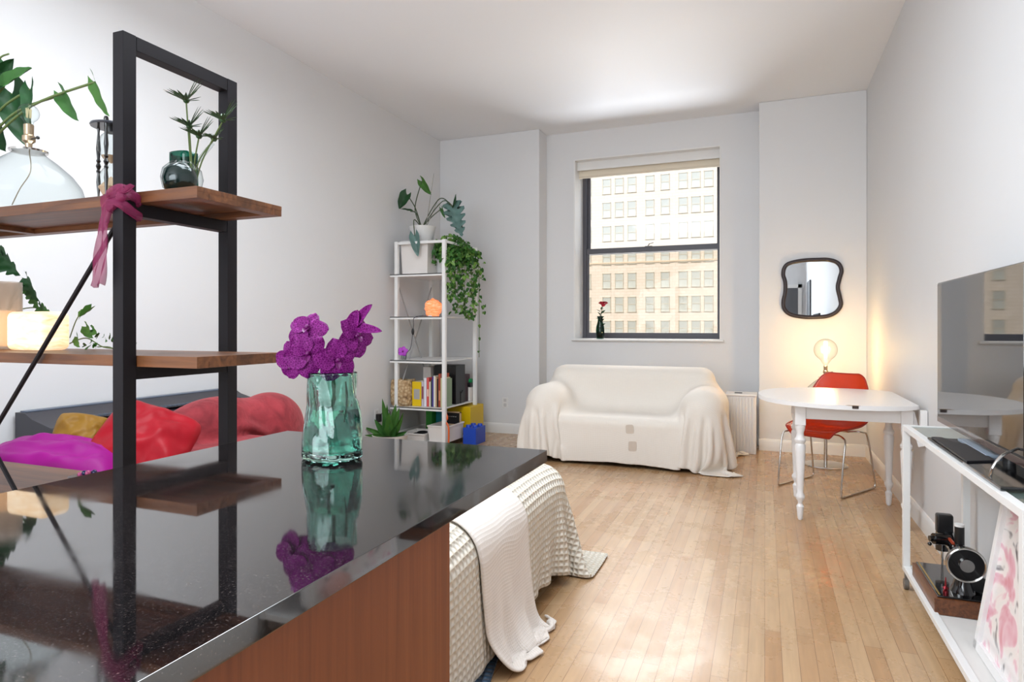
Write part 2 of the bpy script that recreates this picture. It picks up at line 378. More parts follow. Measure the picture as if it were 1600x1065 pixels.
# white reveal lining, sill, roller blind
mb = MB(); mb.box(WX0-0.012, WX0+0.004, YW-0.004, YF-0.03, WZ0, WZ1, 0.002); mb.box(WX0, WX1, YW-0.004, YF-0.03, WZ1-0.004, WZ1+0.01, 0.002); mb.box(WX1-0.004, WX1+0.008, YW-0.004, YF-0.03, WZ0, WZ1, 0.002)
struct(mb, 'trim_1', 'trim')
struct(MB().box(-2.012, -0.392, YW-0.045, YF-0.03, WZ0-0.022, WZ0, 0.006), 'trim_2', 'trim')
t = thing('roller_blind', 'cream roller blind rolled up at the head of the window', 'blind', (-1.207, 7.14, 2.9))
MB().tube([(-1.975, 7.14, 3.0), (-0.44, 7.14, 3.0)], 0.052, 20).build('roller', mat('blind_fabric', '#ece6da', 0.8), t)
MB().box(-1.972, -0.443, 7.082, 7.086, 2.90, 3.0).build('blind_cloth', mat('blind_fabric_cream', '#e9ddc8', 0.8), t)
MB().box(-1.972, -0.443, 7.074, 7.094, 2.885, 2.91, 0.006).build('bottom_rail', mat('blind_rail', '#ddd0bb', 0.5), t)
MB().box(-1.98, -0.437, 7.03, 7.045, 2.965, 3.06, 0.003).build('fascia', 'trim', t)

# building across the street
t = thing('office_building', 'pale sunlit masonry office block with rows of windows seen through the window', 'building', (-15, 90, -30))
m, tt, b = pr('pale_brick'); tc = tt.nodes.new('ShaderNodeTexCoord'); mp = tt.nodes.new('ShaderNodeMapping'); mp.inputs['Rotation'].default_value = (R(90), 0, 0)
br = tt.nodes.new('ShaderNodeTexBrick'); br.inputs['Scale'].default_value = 1; br.inputs['Brick Width'].default_value = 0.9; br.inputs['Row Height'].default_value = 0.42; br.inputs['Mortar Size'].default_value = 0.025
br.inputs['Color1'].default_value = rgba('#e9dfcf'); br.inputs['Color2'].default_value = rgba('#e3d8c6'); br.inputs['Mortar'].default_value = rgba('#d8ccb6')
tt.links.new(tc.outputs['Object'], mp.inputs[0]); tt.links.new(mp.outputs[0], br.inputs['Vector']); tt.links.new(br.outputs[0], b.inputs['Base Color']); b.inputs['Roughness'].default_value = 0.9
MB().box(-75, 45, 90, 104, -30, 62).build('facade', m, t)
mb = MB(); mb.box(-75.2, 45.2, 89.85, 90, -4.2, -3.7, 0.05); mb.box(-75.2, 45.2, 89.9, 90, 10.1, 10.35, 0.03); mb.build('string_course', mat('stone_band', '#dccbb0', 0.9), t)
xs = [-23.9, -21.0, -19.2, -17.4, -14.9, -12.8, -10.4, -8.7, -7.05, -4.6]
wproto = None
wm = mat('far_window_frame', '#c4bda9', 0.6); gm = mat('far_window_glass', '#c6ccc4', 0.12, spec=0.6, var=0.35, vscale=0.25)
for r_ in range(9):
    for x in xs:
        z = 24.56-3.37*r_
        if wproto is None:
            mb = MB(); mb.box(-0.62, -0.52, -0.06, 0.0, -1.07, 1.07); mb.box(0.52, 0.62, -0.06, 0, -1.07, 1.07); mb.box(-0.62, 0.62, -0.06, 0, 0.97, 1.07); mb.box(-0.66, 0.66, -0.09, 0, -1.13, -1.05); mb.box(-0.52, 0.52, -0.05, 0, -0.05, 0.05)
            f = mb.build('window', wm, t, local=True); g = MB().box(-0.52, 0.52, -0.02, 0.0, -1.04, 0.97).build('pane', gm, f, local=True); wproto = (f, g)
        else:
            f = wproto[0].copy(); COL.objects.link(f); f.parent = t; g = wproto[1].copy(); COL.objects.link(g); g.parent = f
        f.location = (x+15, 0, z+30)

# rear of the room (seen only in the mirror): a grey door and dark kitchen units
d = bpy.data.objects.new('door_1', None); COL.objects.link(d); d.location = (0.3, YR, 0); d['kind'] = 'structure'
MB().box(-0.12, 0.72, YR, YR+0.04, 0, 2.1, 0.004).build('door_leaf', mat('grey_door', '#5c5d62', 0.5), d)
mb = MB(); mb.box(-0.2, -0.12, YR, YR+0.06, 0, 2.18); mb.box(0.72, 0.8, YR, YR+0.06, 0, 2.18); mb.box(-0.2, 0.8, YR, YR+0.06, 2.1, 2.18); mb.build('door_frame', 'trim', d)

d = bpy.data.objects.new('door_2', None); COL.objects.link(d); d.location = (XR, -1.4, 0); d['kind'] = 'structure'
MB().box(XR-0.03, XR, -1.85, -0.95, 0, 2.15, 0.004).build('door_leaf', mat('dark_door', '#3f4046', 0.5), d)
MB().tube([(XR-0.03, -1.05, 1.0), (XR-0.08, -1.05, 1.0), (XR-0.08, -1.17, 1.0)], 0.009).build('door_handle', 'chrome', d)

# ---------------------------------------------------------------- outlets
def outlet(loc, rz, label, plug=False):
    t = thing('wall_outlet', label, 'outlet', loc, rz)
    MB().box(-0.036, 0.036, -0.006, 0, -0.058, 0.058, 0.003).build('cover_plate', 'trim', t, local=True)
    for z in (-0.026, 0.026):
        MB().box(-0.017, 0.017, -0.009, -0.004, z-0.018, z+0.018, 0.004).build('socket', mat('socket_plastic', '#c9c6c4', 0.4), t, local=True)
    return t
outlet((-2.72, YB, 0.345), 0, 'white wall outlet on the back wall between white bookcase and sofa')
outlet((XL, 5.36, 0.33), R(90), 'white wall outlet with black plug on the left wall by the leafy planter')
outlet((XR, 4.72, 0.36), R(-90), 'white wall outlet low on the right wall behind the white table legs')
t = thing('power_adapter', 'black plug adapter in the outlet on the left wall above the planter', 'plug', (XL+0.02, 5.36, 0.3))
MB().box(XL+0.009, XL+0.05, 5.335, 5.385, 0.265, 0.345, 0.006).build('adapter_body', 'black', t)
MB().tube(spline([(XL+0.04, 5.38, 0.34), (XL+0.08, 5.42, 0.37), (XL+0.07, 5.5, 0.33), (XL+0.03, 5.6, 0.02), (XL+0.03, 6.0, 0.015)]), 0.004).build('cord', 'black', t)

# ---------------------------------------------------------------- cloth
def rbox(P, c, h, r):
    q = np.abs(P-np.array(c))-np.array(h)+r
    return np.linalg.norm(np.maximum(q, 0), axis=1)+np.minimum(q.max(axis=1), 0)-r
def ell(P, c, rad):
    q = (P-np.array(c))/np.array(rad); l = np.linalg.norm(q, axis=1); return (l-1)*min(rad)
def capy(P, a, b, r):
    a = np.array(a, float); b = np.array(b, float); ab = b-a
    t_ = np.clip(((P-a)@ab)/(ab@ab), 0, 1)[:, None]; return np.linalg.norm(P-a-t_*ab, axis=1)-r
def sdf_col(f, thick):
    def c(P):
        d = f(P); m_ = d < thick
        if not m_.any(): return m_, P
        Q = P[m_]; e = 1e-3; g = np.stack([f(Q+np.eye(3)[k]*e)-f(Q-np.eye(3)[k]*e) for k in range(3)], 1)
        g /= np.linalg.norm(g, axis=1)[:, None]+1e-9
        P = P.copy(); P[m_] = Q+g*(thick-d[m_])[:, None]; return m_, P
    return c
def bvh_col(o, thick, extra=None):
    dg = bpy.context.evaluated_depsgraph_get(); me = o.data
    T_ = BVHTree.FromPolygons([tuple(o.location+v.co) for v in me.vertices], [tuple(p.vertices) for p in me.polygons])
    def c(P):
        m_ = np.zeros(len(P), bool); P = P.copy()
        if extra: m_, P = extra(P); P = P.copy(); m_ = m_.copy()
        for i in range(len(P)):
            p = Vector(P[i]); q, n, k, d = T_.find_nearest(p, 0.08)
            if q is None: continue
            if n.z < -0.3: n = -n
            s_ = (p-q).dot(n)
            if s_ < thick: P[i] = np.array(p+n*(thick-s_)); m_[i] = True
        return m_, P
    return c
def cloth(P, du, dv, collide, steps=150, cling=None, tailor=0,  iters=6, mu=0.5, damp=0.97, bend=0.25, g=9.8, dt=0.012, every=1, pin=None, floor=0.006):
    nu, nv, _ = P.shape; X = P.reshape(-1, 3).astype(float).copy(); Xp = X.copy(); I = np.arange(nu*nv).reshape(nu, nv)
    sets = []
    def add(di, dj, L, k):
        if dj >= 0: A = I[:nu-di if di else nu, :nv-dj if dj else nv]; B = I[di:, dj:]
        else: A = I[:nu-di, -dj:]; B = I[di:, :nv+dj]
        st = max(di, abs(dj)); ax = 0 if di else 1
        idx = np.arange(A.shape[ax])
        if tailor: L0 = L
        for par in (0, 1):
            s_ = idx[(idx//st) % 2 == par] if (di == 0 or dj == 0) else idx[idx % 2 == par]
            a = np.take(A, s_, ax).ravel(); b_ = np.take(B, s_, ax).ravel()
            if tailor: L = np.maximum(np.linalg.norm(X[a]-X[b_], axis=1)*tailor, L0*0.84)
            if len(a): sets.append((a, b_, L, k))
    add(1, 0, du, 1); add(0, 1, dv, 1); dg = math.hypot(du, dv); add(1, 1, dg, 0.5); add(1, -1, dg, 0.5); add(2, 0, 2*du, bend); add(0, 2, 2*dv, bend)
    for st in range(steps):
        V = (X-Xp)*damp; Xp = X.copy(); X = X+V; X[:, 2] -= g*dt*dt
        if cling and st > 10: X += cling(X)
        for it in range(iters):
            for a, b_, L, k in sets:
                d_ = X[b_]-X[a]; l = np.linalg.norm(d_, axis=1)+1e-9; c_ = (0.5*k*(l-L)/l)[:, None]*d_; X[a] += c_; X[b_] -= c_
            if pin is not None: X[pin[0]] = pin[1]
        if st % every == 0 or st == steps-1:
            m_, X = collide(X)
            Xp[m_] += (X[m_]-Xp[m_])*mu
        lo = X[:, 2] < floor; X[lo, 2] = floor; Xp[lo] += (X[lo]-Xp[lo])*0.6
    return X.reshape(nu, nv, 3)
def cloth_mb(X, du, dv):
    return MB().grid([[tuple(X[i, j]) for j in range(X.shape[1])] for i in range(X.shape[0])], uv=lambda a, b: (a*du, b*dv))

# ---------------------------------------------------------------- sofa and throw
t = thing('sofa', 'two-seat sofa with a dark base, hidden under the cream throw', 'sofa', (-1.18, 5.83, 0))
sfm = mat('dark_sofa_fabric', '#1c1c20', 0.9)
MB().box(-1.98, -0.38, 5.47, 6.25, 0.06, 0.26, 0.02).build('base', sfm, t)
MB().box(-1.7, -0.66, 5.45, 6.05, 0.26, 0.40, 0.05, 4).build('seat', sfm, t)
MB().box(-1.93, -0.45, 5.98, 6.27, 0.26, 0.79, 0.09, 5).build('backrest', sfm, t)
for x0, x1 in ((-2.05, -1.69), (-0.67, -0.31)):
    MB().box(x0+0.03, x1-0.03, 5.48, 6.22, 0.26, 0.5, 0.03).ball(((x0+x1)/2, 5.85, 0.48), 0.16, 0.38, 0.155).build('arm', sfm, t)
for x in (-1.9, -0.46):
    for y in (5.5, 6.18): MB().box(x-0.03, x+0.03, y-0.03, y+0.03, 0, 0.06, 0.004).build('foot', 'black', t)
def sofa_sdf(P):
    d = rbox(P, (-1.18, 5.75, 0.24), (0.84, 0.32, 0.165), 0.05)
    d = np.minimum(d, rbox(P, (-1.19, 6.125, 0.4), (0.75, 0.15, 0.405), 0.1))
    for x in (-1.87, -0.49):
        d = np.minimum(d, capy(P, (x, 5.60, 0.485), (x, 6.1, 0.485), 0.172)); d = np.minimum(d, rbox(P, (x, 5.84, 0.26), (0.14, 0.36, 0.25), 0.05))
    return d
nu, nv = 132, 90
def arclut(pts):
    P = np.array(pts, float); s_ = np.concatenate([[0], np.cumsum(np.linalg.norm(np.diff(P, axis=0), axis=1))]); return P, s_
# across: (x, arm height, outer drop factor); front to back: (y, drop factor)
PX, SX = arclut([(-2.13, 0.05), (-2.09, 0.5), (-2.04, 0.60), (-1.95, 0.675), (-1.86, 0.69), (-1.77, 0.675), (-1.69, 0.59), (-1.675, 0.425), (-0.685, 0.425), (-0.67, 0.59), (-0.59, 0.675), (-0.50, 0.69), (-0.41, 0.675), (-0.32, 0.60), (-0.27, 0.5), (-0.24, 0.28)])
FX = [0.12, 0.8] + [1]*12 + [0.85, 0.55]
PY, SY = arclut([(5.375, 0.10), (5.41, 0.38), (5.46, 0.425), (5.92, 0.43), (5.965, 0.47), (5.99, 0.70), (6.04, 0.80), (6.12, 0.835), (6.22, 0.82), (6.30, 0.72), (6.34, 0.15)])
FY = [0.58, 0.95] + [1]*7 + [0.85, 0.2]
LU, LV = SX[-1], SY[-1]; du, dv = LU/(nu-1), LV/(nv-1)
def sofa_top(x, y, zx, zy):
    back = zy if y > 5.93 else 0.43
    back = back if -1.97 < x < -0.40 else (back-0.43)*max(0, 1-max(-1.97-x, x+0.40)/0.09)+0.43
    return max(zx if x > -2.04 and x < -0.32 else 0.60, back)
P0 = np.zeros((nu, nv, 3)); rs = random.Random(4)
for i in range(nu):
    s_ = i*du; x = np.interp(s_, SX, PX[:, 0]); zx = np.interp(s_, SX, PX[:, 1]); fx = np.interp(s_, SX, FX)
    for j in range(nv):
        s2 = j*dv; y = np.interp(s2, SY, PY[:, 0]); zy = np.interp(s2, SY, PY[:, 1]); fy = np.interp(s2, SY, FY)
        if y > 6.2: zy = 0.82
        H_ = sofa_top(x, min(y, 6.2), zx, zy); fz = fx*fy
        hem = 0.03*math.sin(x*6.0+0.7) + (-0.10*(x+1.2))
        z = H_*fz + (hem*(1-fz) if fy < 0.95 else 0)
        ox = (-1 if x < -1.2 else 1)*0.06*(1-fx)*(1+0.9*math.sin(y*17)) ; oy = -0.04*(1-fy)*(1+0.9*math.sin(x*11)) if y < 5.6 else 0.02
        P0[i, j] = (x+ox, y+oy, max(z, 0.03)+0.014)
        P0[i, j] += 0.004*np.array([math.sin(y*31+x*9), math.sin(x*27+y*11), math.sin(x*21-y*17)])
def tuck(P):
    # hands press the throw into the corner between seat, back and arms
    D = np.zeros_like(P); m_ = (P[:, 0] > -2.0) & (P[:, 0] < -0.36) & (P[:, 1] > 5.52) & (P[:, 1] < 6.15) & (P[:, 2] > 0.38)
    if m_.any():
        Q = P[m_]; e = 2e-3; d = sofa_sdf(Q); g = np.stack([sofa_sdf(Q+np.eye(3)[k]*e)-sofa_sdf(Q-np.eye(3)[k]*e) for k in range(3)], 1); g /= np.linalg.norm(g, axis=1)[:, None]+1e-9
        D[m_] = -g*np.clip(d-0.012, 0, 0.05)[:, None]*0.16
    return D
X = cloth(P0, du, dv, sdf_col(sofa_sdf, 0.012), steps=70, iters=7, mu=0.6, bend=0.06, cling=tuck, tailor=1.015)
M['throw'] = weave('cream_woven_cotton', '#ebe5dc', '#e4dbd0', 110, 0.3, 0.003)
o = cloth_mb(X, du, dv).build('sofa_throw', 'throw', None, loc=(-1.18, 5.83, 0.45), sharp=0, mods=(('solid', 0.006, 1), ('sub', 1)), recalc=False)
tag(o, 'cream woven cotton throw draped over the whole two-seat sofa', 'throw')
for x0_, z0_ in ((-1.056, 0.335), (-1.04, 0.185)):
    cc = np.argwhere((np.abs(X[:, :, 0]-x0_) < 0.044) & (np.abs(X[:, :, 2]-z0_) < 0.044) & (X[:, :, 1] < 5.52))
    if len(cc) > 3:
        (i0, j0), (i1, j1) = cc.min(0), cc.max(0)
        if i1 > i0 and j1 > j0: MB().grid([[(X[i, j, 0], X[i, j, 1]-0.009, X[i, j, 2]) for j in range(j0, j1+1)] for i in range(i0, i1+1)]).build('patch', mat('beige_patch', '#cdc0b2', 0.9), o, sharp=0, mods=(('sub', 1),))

# ---------------------------------------------------------------- radiator cabinet beside the sofa
t = thing('air_purifier', 'white box-shaped slatted heater cabinet between sofa and right column', 'heater', (-0.2, 6.5, 0))
MB().box(-0.34, -0.075, 6.42, 6.68, 0, 0.545, 0.006).build('body', 'whitewood', t)
MB().box(-0.35, -0.068, 6.405, 6.685, 0.545, 0.562, 0.004).build('lid', 'whitewood', t)
for i in range(9): MB().box(-0.33+i*0.028, -0.313+i*0.028, 6.412, 6.421, 0.02, 0.53, 0.002).build('slat', 'trim', t)
MB().box(-0.27, -0.2, 6.5, 6.54, 0.562, 0.568, 0.002).build('control_panel', 'black', t)

# ---------------------------------------------------------------- kitchen counter
t = thing('kitchen_island', 'cherry veneer kitchen island base under the black granite counter', 'cabinet', (-0.85, 0.2, 0))
MB().box(-1.19, -0.500, -0.9, 0.978, 0.08, 0.882, 0.002).build('body', 'cherry', t)
MB().box(-1.14, -0.54, -0.85, 0.93, 0, 0.08).build('plinth', 'black', t)
o = MB().box(-1.238, -0.476, -0.9, 1.43, 0.882, 0.91, 0.0012).build('countertop', 'granite', None, loc=(-0.857, 0.3, 0.882))
tag(o, 'polished black granite countertop on the cherry kitchen island', 'countertop')

# ---------------------------------------------------------------- industrial shelving unit
UX0, UX1 = -2.95, -1.63
t = thing('shelving_unit', 'tall dark steel shelving unit with acacia boards beside the kitchen counter', 'shelf', ((UX0+UX1)/2, 1.42, 0))
for x in (UX0, UX1):
    mb = MB()
    for y in (1.24, 1.602): mb.box(x-0.02, x+0.02, y-0.02, y+0.02, 0, 2.0, 0.0015)
    mb.box(x-0.0195, x+0.0195, 1.261, 1.581, 1.96, 1.9995, 0.0015); mb.box(x-0.0195, x+0.0195, 1.261, 1.581, 0.001, 0.03, 0.0015)
    mb.build('end_frame', 'steel', t)
SZ = (1.571, 1.12, 0.68, 0.24)
for z in SZ:
    for x in (UX0, UX1): MB().box(x-0.018, x+0.018, 1.26, 1.582, z-0.066, z-0.031, 0.0015).build('crossbar', 'steel', t)
    mb = MB(); mb.box(UX0-0.22, UX1+0.24, 1.262, 1.58, z-0.014, z, 0.001)
    for y0, y1 in ((1.2622, 1.302), (1.54, 1.5798)): mb.box(UX0-0.2198, UX1+0.2398, y0, y1, z-0.031, z-0.0135, 0.001)
    for x in (UX0-0.2198, UX0+0.42, UX1-0.1, UX1+0.1998): mb.box(x, x+0.04, 1.3025, 1.5395, z-0.0308, z-0.0135, 0.001)
    mb.build('board', 'wshelf', t)
MB().tube([(-1.665, 1.248, 1.49), (-2.24, 1.248, 0.845), (-2.92, 1.248, 0.09)], 0.0065).build('brace', 'steel', t)
MB().tube([(-2.92, 1.256, 1.49), (-2.24, 1.256, 0.835), (-1.665, 1.256, 0.19)], 0.0065).build('brace', 'steel', t)
# sheer ribbon tied round the near post
m, tt, b = pr('sheer_magenta_ribbon'); b.inputs['Base Color'].default_value = rgba('#8e1f54'); b.inputs['Roughness'].default_value = 0.5; b.inputs['Alpha'].default_value = 0.55
M['ribbon'] = m
t = thing('ribbon', 'sheer magenta ribbon knotted round the near steel post of the shelving unit', 'ribbon', (-1.63, 1.21, 1.5))
P = []
for i, c in enumerate(spline([(-1.60, 1.205, 1.55), (-1.575, 1.205, 1.572), (-1.60, 1.206, 1.556), (-1.65, 1.21, 1.545), (-1.672, 1.215, 1.51), (-1.675, 1.21, 1.46), (-1.668, 1.205, 1.41), (-1.672, 1.2, 1.36), (-1.685, 1.2, 1.31)], 6)):
    wd = 0.012+0.016*abs(math.sin(i*0.11)); P.append([(c.x+(k/6-0.5)*2*wd, c.y+0.006*math.sin(k*2.1+i*0.3), c.z+0.006*math.cos(k*1.3)) for k in range(7)])
MB().grid(P).build('ribbon_tail', 'ribbon', t, sharp=0, mods=(('solid', 0.0008),))
mb = MB()
for dz, wv in ((0, 0.0), (0.018, 1.2), (-0.014, 2.0)):
    pts = [(UX1+0.027*math.copysign(min(1, abs(1.3*math.cos(a))), math.cos(a)), 1.24+0.027*math.copysign(min(1, abs(1.3*math.sin(a))), math.sin(a)), 1.535+dz+0.02*math.cos(a+wv)) for a in [k*2*math.pi/28 for k in range(28)]]
    mb.tube(pts, 0.009, 8, True, 1.5)
mb.ball((-1.6, 1.208, 1.548), 0.016, 0.01, 0.014); mb.build('knot', 'ribbon', t)

# ---------------------------------------------------------------- leaves
def leaf(mb, base, tip, width, droop=0.15, up=(0, -0.5, 1), heart=1.0, notch=0, fold=0.25, n=14, power=0.8, twist=0):
    b_ = Vector(base); d = Vector(tip)-b_; L = d.length; d.normalize(); u = Vector(up); sd = d.cross(u)
    if sd.length < 1e-3: sd = d.orthogonal()
    sd.normalize(); nn = sd.cross(d).normalized()
    if twist: rm = Matrix.Rotation(twist, 3, d); sd = rm @ sd; nn = rm @ nn
    P = []
    for i in range(n+1):
        s_ = i/n; wv = width*min(1, ((s_+0.1*heart)/0.32)**0.6 if s_ < 0.3 else 1)*(1-max(0, (s_-0.22)/0.78)**1.7)**power
        if s_ > 0.99: wv = width*0.01
        row = []
        for k in range(-4, 5):
            q = k/4; wq = wv
            if notch and abs(q) > 0.5: wq = wv*(1-notch*(i % 3 == 1)) 
            al = s_*L-heart*0.24*L*abs(q)**1.3*(1-s_)**2.0
            off = nn*(abs(q)*wq*fold*2-droop*L*(s_*s_*0.9))
            row.append(b_+d*al+sd*(q*wq)+off+nn*(0.06*width*math.sin(i*1.3+k)))
        P.append(row)
    # keep the tip where asked
    dz = Vector(tip)-P[-1][4]
    for i, row in enumerate(P):
        for k in range(len(row)): row[k] = row[k]+dz*(i/n)**2
    mb.grid(P); return mb
def potprof(r0, r1, h, th=0.006):
    return [(0, 0), (r0*0.96, 0), (r0, 0.006), (r1, h-0.004), (r1+0.002, h), (r1-th, h), (r0-th, h*0.85*0+0.02), (0, 0.02)]

# philodendron at the left end of the top shelf
t = thing('philodendron', 'large-leaved philodendron with long arching stems on the top acacia shelf at far left', 'plant', (-2.66, 1.44, 1.571))
MB().lathe(potprof(0.075, 0.1, 0.16), (-2.72, 1.44, 1.571), 32).build('pot', 'ceramic', t)
MB().lathe([(0, 0.15), (0.09, 0.15), (0.09, 0.145), (0, 0.145)], (-2.72, 1.44, 1.571), 24).build('soil', 'soil', t)
root = Vector((-2.71, 1.44, 1.72))
LV_ = [((-2.112, 1.5, 2.029), (-2.016, 1.48, 1.895), 0.030, 'leafb', 0.25, 1.2), ((-2.276, 1.5, 2.008), (-2.15, 1.47, 1.892), 0.031, 'leaf', 0.1, 0.8),
 ((-2.56, 1.48, 2.07), (-2.44, 1.5, 2.125), 0.04, 'leaf', -0.15, -0.5), ((-2.45, 1.5, 2.05), (-2.375, 1.45, 1.90), 0.03, 'leafd', 0.2, 0.6),
 ((-2.585, 1.52, 2.06), (-2.455, 1.50, 1.84), 0.062, 'leafd', 0.12, 0.1), ((-2.64, 1.40, 2.03), (-2.55, 1.38, 1.88), 0.045, 'leafs', 0.1, 0.3),
 ((-2.66, 1.5, 2.10), (-2.54, 1.5, 2.175), 0.035, 'leafd', -0.1, 0.8), ((-2.55, 1.4, 1.90), (-2.50, 1.39, 1.81), 0.022, 'leafs', 0.1, 0.8),
 ((-2.66, 1.48, 2.16), (-2.59, 1.46, 2.02), 0.055, 'leafd', 0.2, -0.4), ((-2.68, 1.5, 1.95), (-2.585, 1.5, 1.84), 0.045, 'leafd', 0.2, 0.2)]
for bs, tp, wd, mm_, dr, tw in LV_:
    bs = Vector(bs); mb = MB(); leaf(mb, bs, tp, wd*0.95, dr, up=(0.6, -0.75, 0.2), heart=1.25, twist=tw*0.8); lf = mb.build('leaf', mm_, t, sharp=0)
    mid = (root+bs)/2+Vector((0, 0, 0.07)); MB().tube(spline([root, (root*0.6+mid*0.4)+Vector((0, 0, 0.05)), mid+Vector((0.02, 0, 0.03)), bs], 6), [0.0042]*18+[0.003]).build('petiole', 'stem', t)
MB().tube(spline([root, (-2.6, 1.45, 1.98), (-2.55, 1.45, 2.14), (-2.5, 1.46, 2.17)], 6), 0.003).build('petiole', 'stem', t)

# glass table lamps: squat clear glass body, brass and chrome socket, bulb
def glass_lamp(c, s, label, group, lit, brad, bz):
    t = thing('glass_table_lamp', label, 'lamp', c)
    x, y, z = c; r = 0.165*s; h = 0.225*s
    prof = [(0.0, 0.002), (r*0.55, 0.0), (r*0.8, 0.016*s), (r*0.97, 0.05*s), (r, 0.078*s), (r*0.94, 0.112*s), (r*0.78, 0.15*s), (r*0.52, 0.19*s), (r*0.32, 0.215*s), (r*0.27, h)]
    MB().lathe(prof, c, 48, cap=False).build('glass_body', 'glass', t, sharp=0)
    MB().lathe([(0, h), (r*0.34, h), (r*0.35, h+0.006), (r*0.1, h+0.012), (0, h+0.012)], c, 28).build('cap', M['chrome'], t)
    so = MB().lathe([(0, 0), (0.010*s, 0), (0.011*s, 0.02*s), (0.02*s, 0.028*s), (0.02*s, 0.045*s), (0.015*s, 0.05*s), (0.0155*s, 0.085*s), (0.012*s, 0.088*s), (0, 0.088*s)], (x, y, z+h+0.01), 24).build('socket', mat('socket_brass', '#b9a489', 0.22, metal=1), t)
    MB().tube([(x+0.015*s, y, z+h+0.045*s), (x+0.045*s, y, z+h+0.046*s)], 0.003*s).ball((x+0.048*s, y, z+h+0.046*s), 0.006*s).build('switch', 'black', so)
    zb = z+h+0.09*s
    pr_ = [(0.012*s, 0), (0.014*s, 0.012*s)]; cz = bz-zb
    for k in range(3, 19):
        a = math.pi*(1-k/18.0)*0.0+math.pi*(k/18.0); rr = brad*math.sin(a); zz = cz-brad*math.cos(a)
        if rr > 0.012*s or k > 9: pr_.append((max(rr, 0.0), zz))
    bl = MB().lathe(pr_, (x, y, zb), 32, cap=False).build('bulb', 'glass', t, sharp=0)
    mb = MB(); fh = brad*(0.75 if lit else 0.5)
    for k in range(6):
        a = k*math.pi/3; q = 0.0045+brad*0.055
        mb.tube([(x+q*math.cos(a), y+q*math.sin(a), bz-fh), (x+q*1.2*math.cos(a+0.3), y+q*1.2*math.sin(a+0.3), bz+fh)], 0.0016 if not lit else 0.0034, 6)
    mb.build('filament', mat('glowing_filament', '#ffd9a0', emit='#ffb45a', es=25) if lit else mat('unlit_filament', '#c4b68e', 0.4), bl)
    MB().tube(spline([(x, y, z+h+0.01), (x+0.01*s, y, z+0.16*s), (x-0.03*s, y-0.01, z+0.1*s), (x-0.09*s, y, z+0.05*s)], 6), 0.0018*s).build('cord', mat('clear_cord', '#a59a86', 0.4), t)
    return t
glass_lamp((-2.327, 1.42, 1.571), 0.98, 'clear glass lamp with unlit bulb on the top acacia shelf', None, False, 0.031, 1.925)

# hourglass
t = thing('hourglass', 'black-framed hourglass with pale sand on the top acacia shelf', 'hourglass', (-1.845, 1.36, 1.571))
c = (-1.845, 1.36, 1.571)
for z in (0.0, 0.232): MB().lathe([(0, 0), (0.054, 0), (0.056, 0.004), (0.054, 0.008), (0, 0.008)], (c[0], c[1], c[2]+z), 36).build('end_plate', mat('smoked_glass_plate', '#3b3d44', 0.15), t)
for z0 in (0.008, 0.216): MB().lathe([(0, 0), (0.018, 0), (0.018, 0.018), (0, 0.018)], (c[0], c[1], c[2]+z0), 20).build('collar', 'black', t)
MB().lathe([(0.012, 0.022), (0.026, 0.035), (0.037, 0.065), (0.036, 0.08), (0.022, 0.105), (0.004, 0.12), (0.004, 0.122), (0.022, 0.137), (0.035, 0.162), (0.036, 0.178), (0.027, 0.205), (0.012, 0.22)], c, 28, cap=False).build('glass_bulb', 'glass', t, sharp=0)
MB().lathe([(0, 0.024), (0.022, 0.026), (0.034, 0.05), (0.0, 0.085)], c, 24).build('sand', mat('pale_sand', '#b89c80', 0.9), t)
MB().lathe([(0, 0.123), (0.02, 0.137), (0.026, 0.145), (0, 0.139)], c, 24).build('sand', mat('pale_sand', '#b89c80', 0.9), t)
for k in range(3):
    a = R(180+k*120+8); p = (c[0]+0.047*math.cos(a), c[1]+0.047*math.sin(a), c[2])
    MB().lathe([(0, 0), (0.004, 0), (0.003, 0.03), (0.006, 0.07), (0.004, 0.095), (0.0065, 0.102), (0.004, 0.108), (0.0075, 0.118), (0.004, 0.128), (0.0065, 0.134), (0.004, 0.14), (0.0065, 0.17), (0.003, 0.22), (0.005, 0.238), (0.007, 0.244), (0.005, 0.252), (0, 0.254)], p, 12).build('post', 'blackgloss', t)

# green vases with sea holly
def wavy_vase(mb, c, rx, ry, h, th, lobes, top, hh=None):
    n = 48
    def ring(z, o, s_):
        f = z/h; out = []
        for k in range(n):
            a = 2*math.pi*k/n; q = 1+0.05*math.sin(lobes*a+1.0)*math.cos(f*3)+top(f, a)
            out.append((c[0]+(rx*q-o)*math.copysign(abs(math.cos(a))**0.75, math.cos(a)), c[1]+(ry*q-o)*math.copysign(abs(math.sin(a))**0.75, math.sin(a)), c[2]+z))
        return out
    zs = [0.0, 0.004]+[h*k/14 for k in range(1, 15)]
    P = [[(c[0], c[1], c[2])]*n]+[ring(z, 0.004 if z == 0 else 0, 1) for z in zs]+[ring(z, th, 1) for z in reversed(zs[2:])]+[ring(0.007, th+0.004, 1), [(c[0], c[1], c[2]+0.007)]*n]
    mb.grid(P, closev=True); bmesh.ops.remove_doubles(mb.bm, verts=mb.bm.verts, dist=1e-5); return mb
o = wavy_vase(MB(), (-1.628, 1.43, 1.571), 0.042, 0.03, 0.15, 0.003, 2, lambda f, a: 0.12*(f-0.5)**2).build('vase', 'glassg', None, loc=(-1.628, 1.43, 1.571), sharp=0)
tag(o, 'teal green glass vase holding sea holly on the top acacia shelf', 'vase')
t = thing('round_vase', 'dark green round glass vase with a clear spout, on the top acacia shelf', 'vase', (-1.53, 1.34, 1.571))
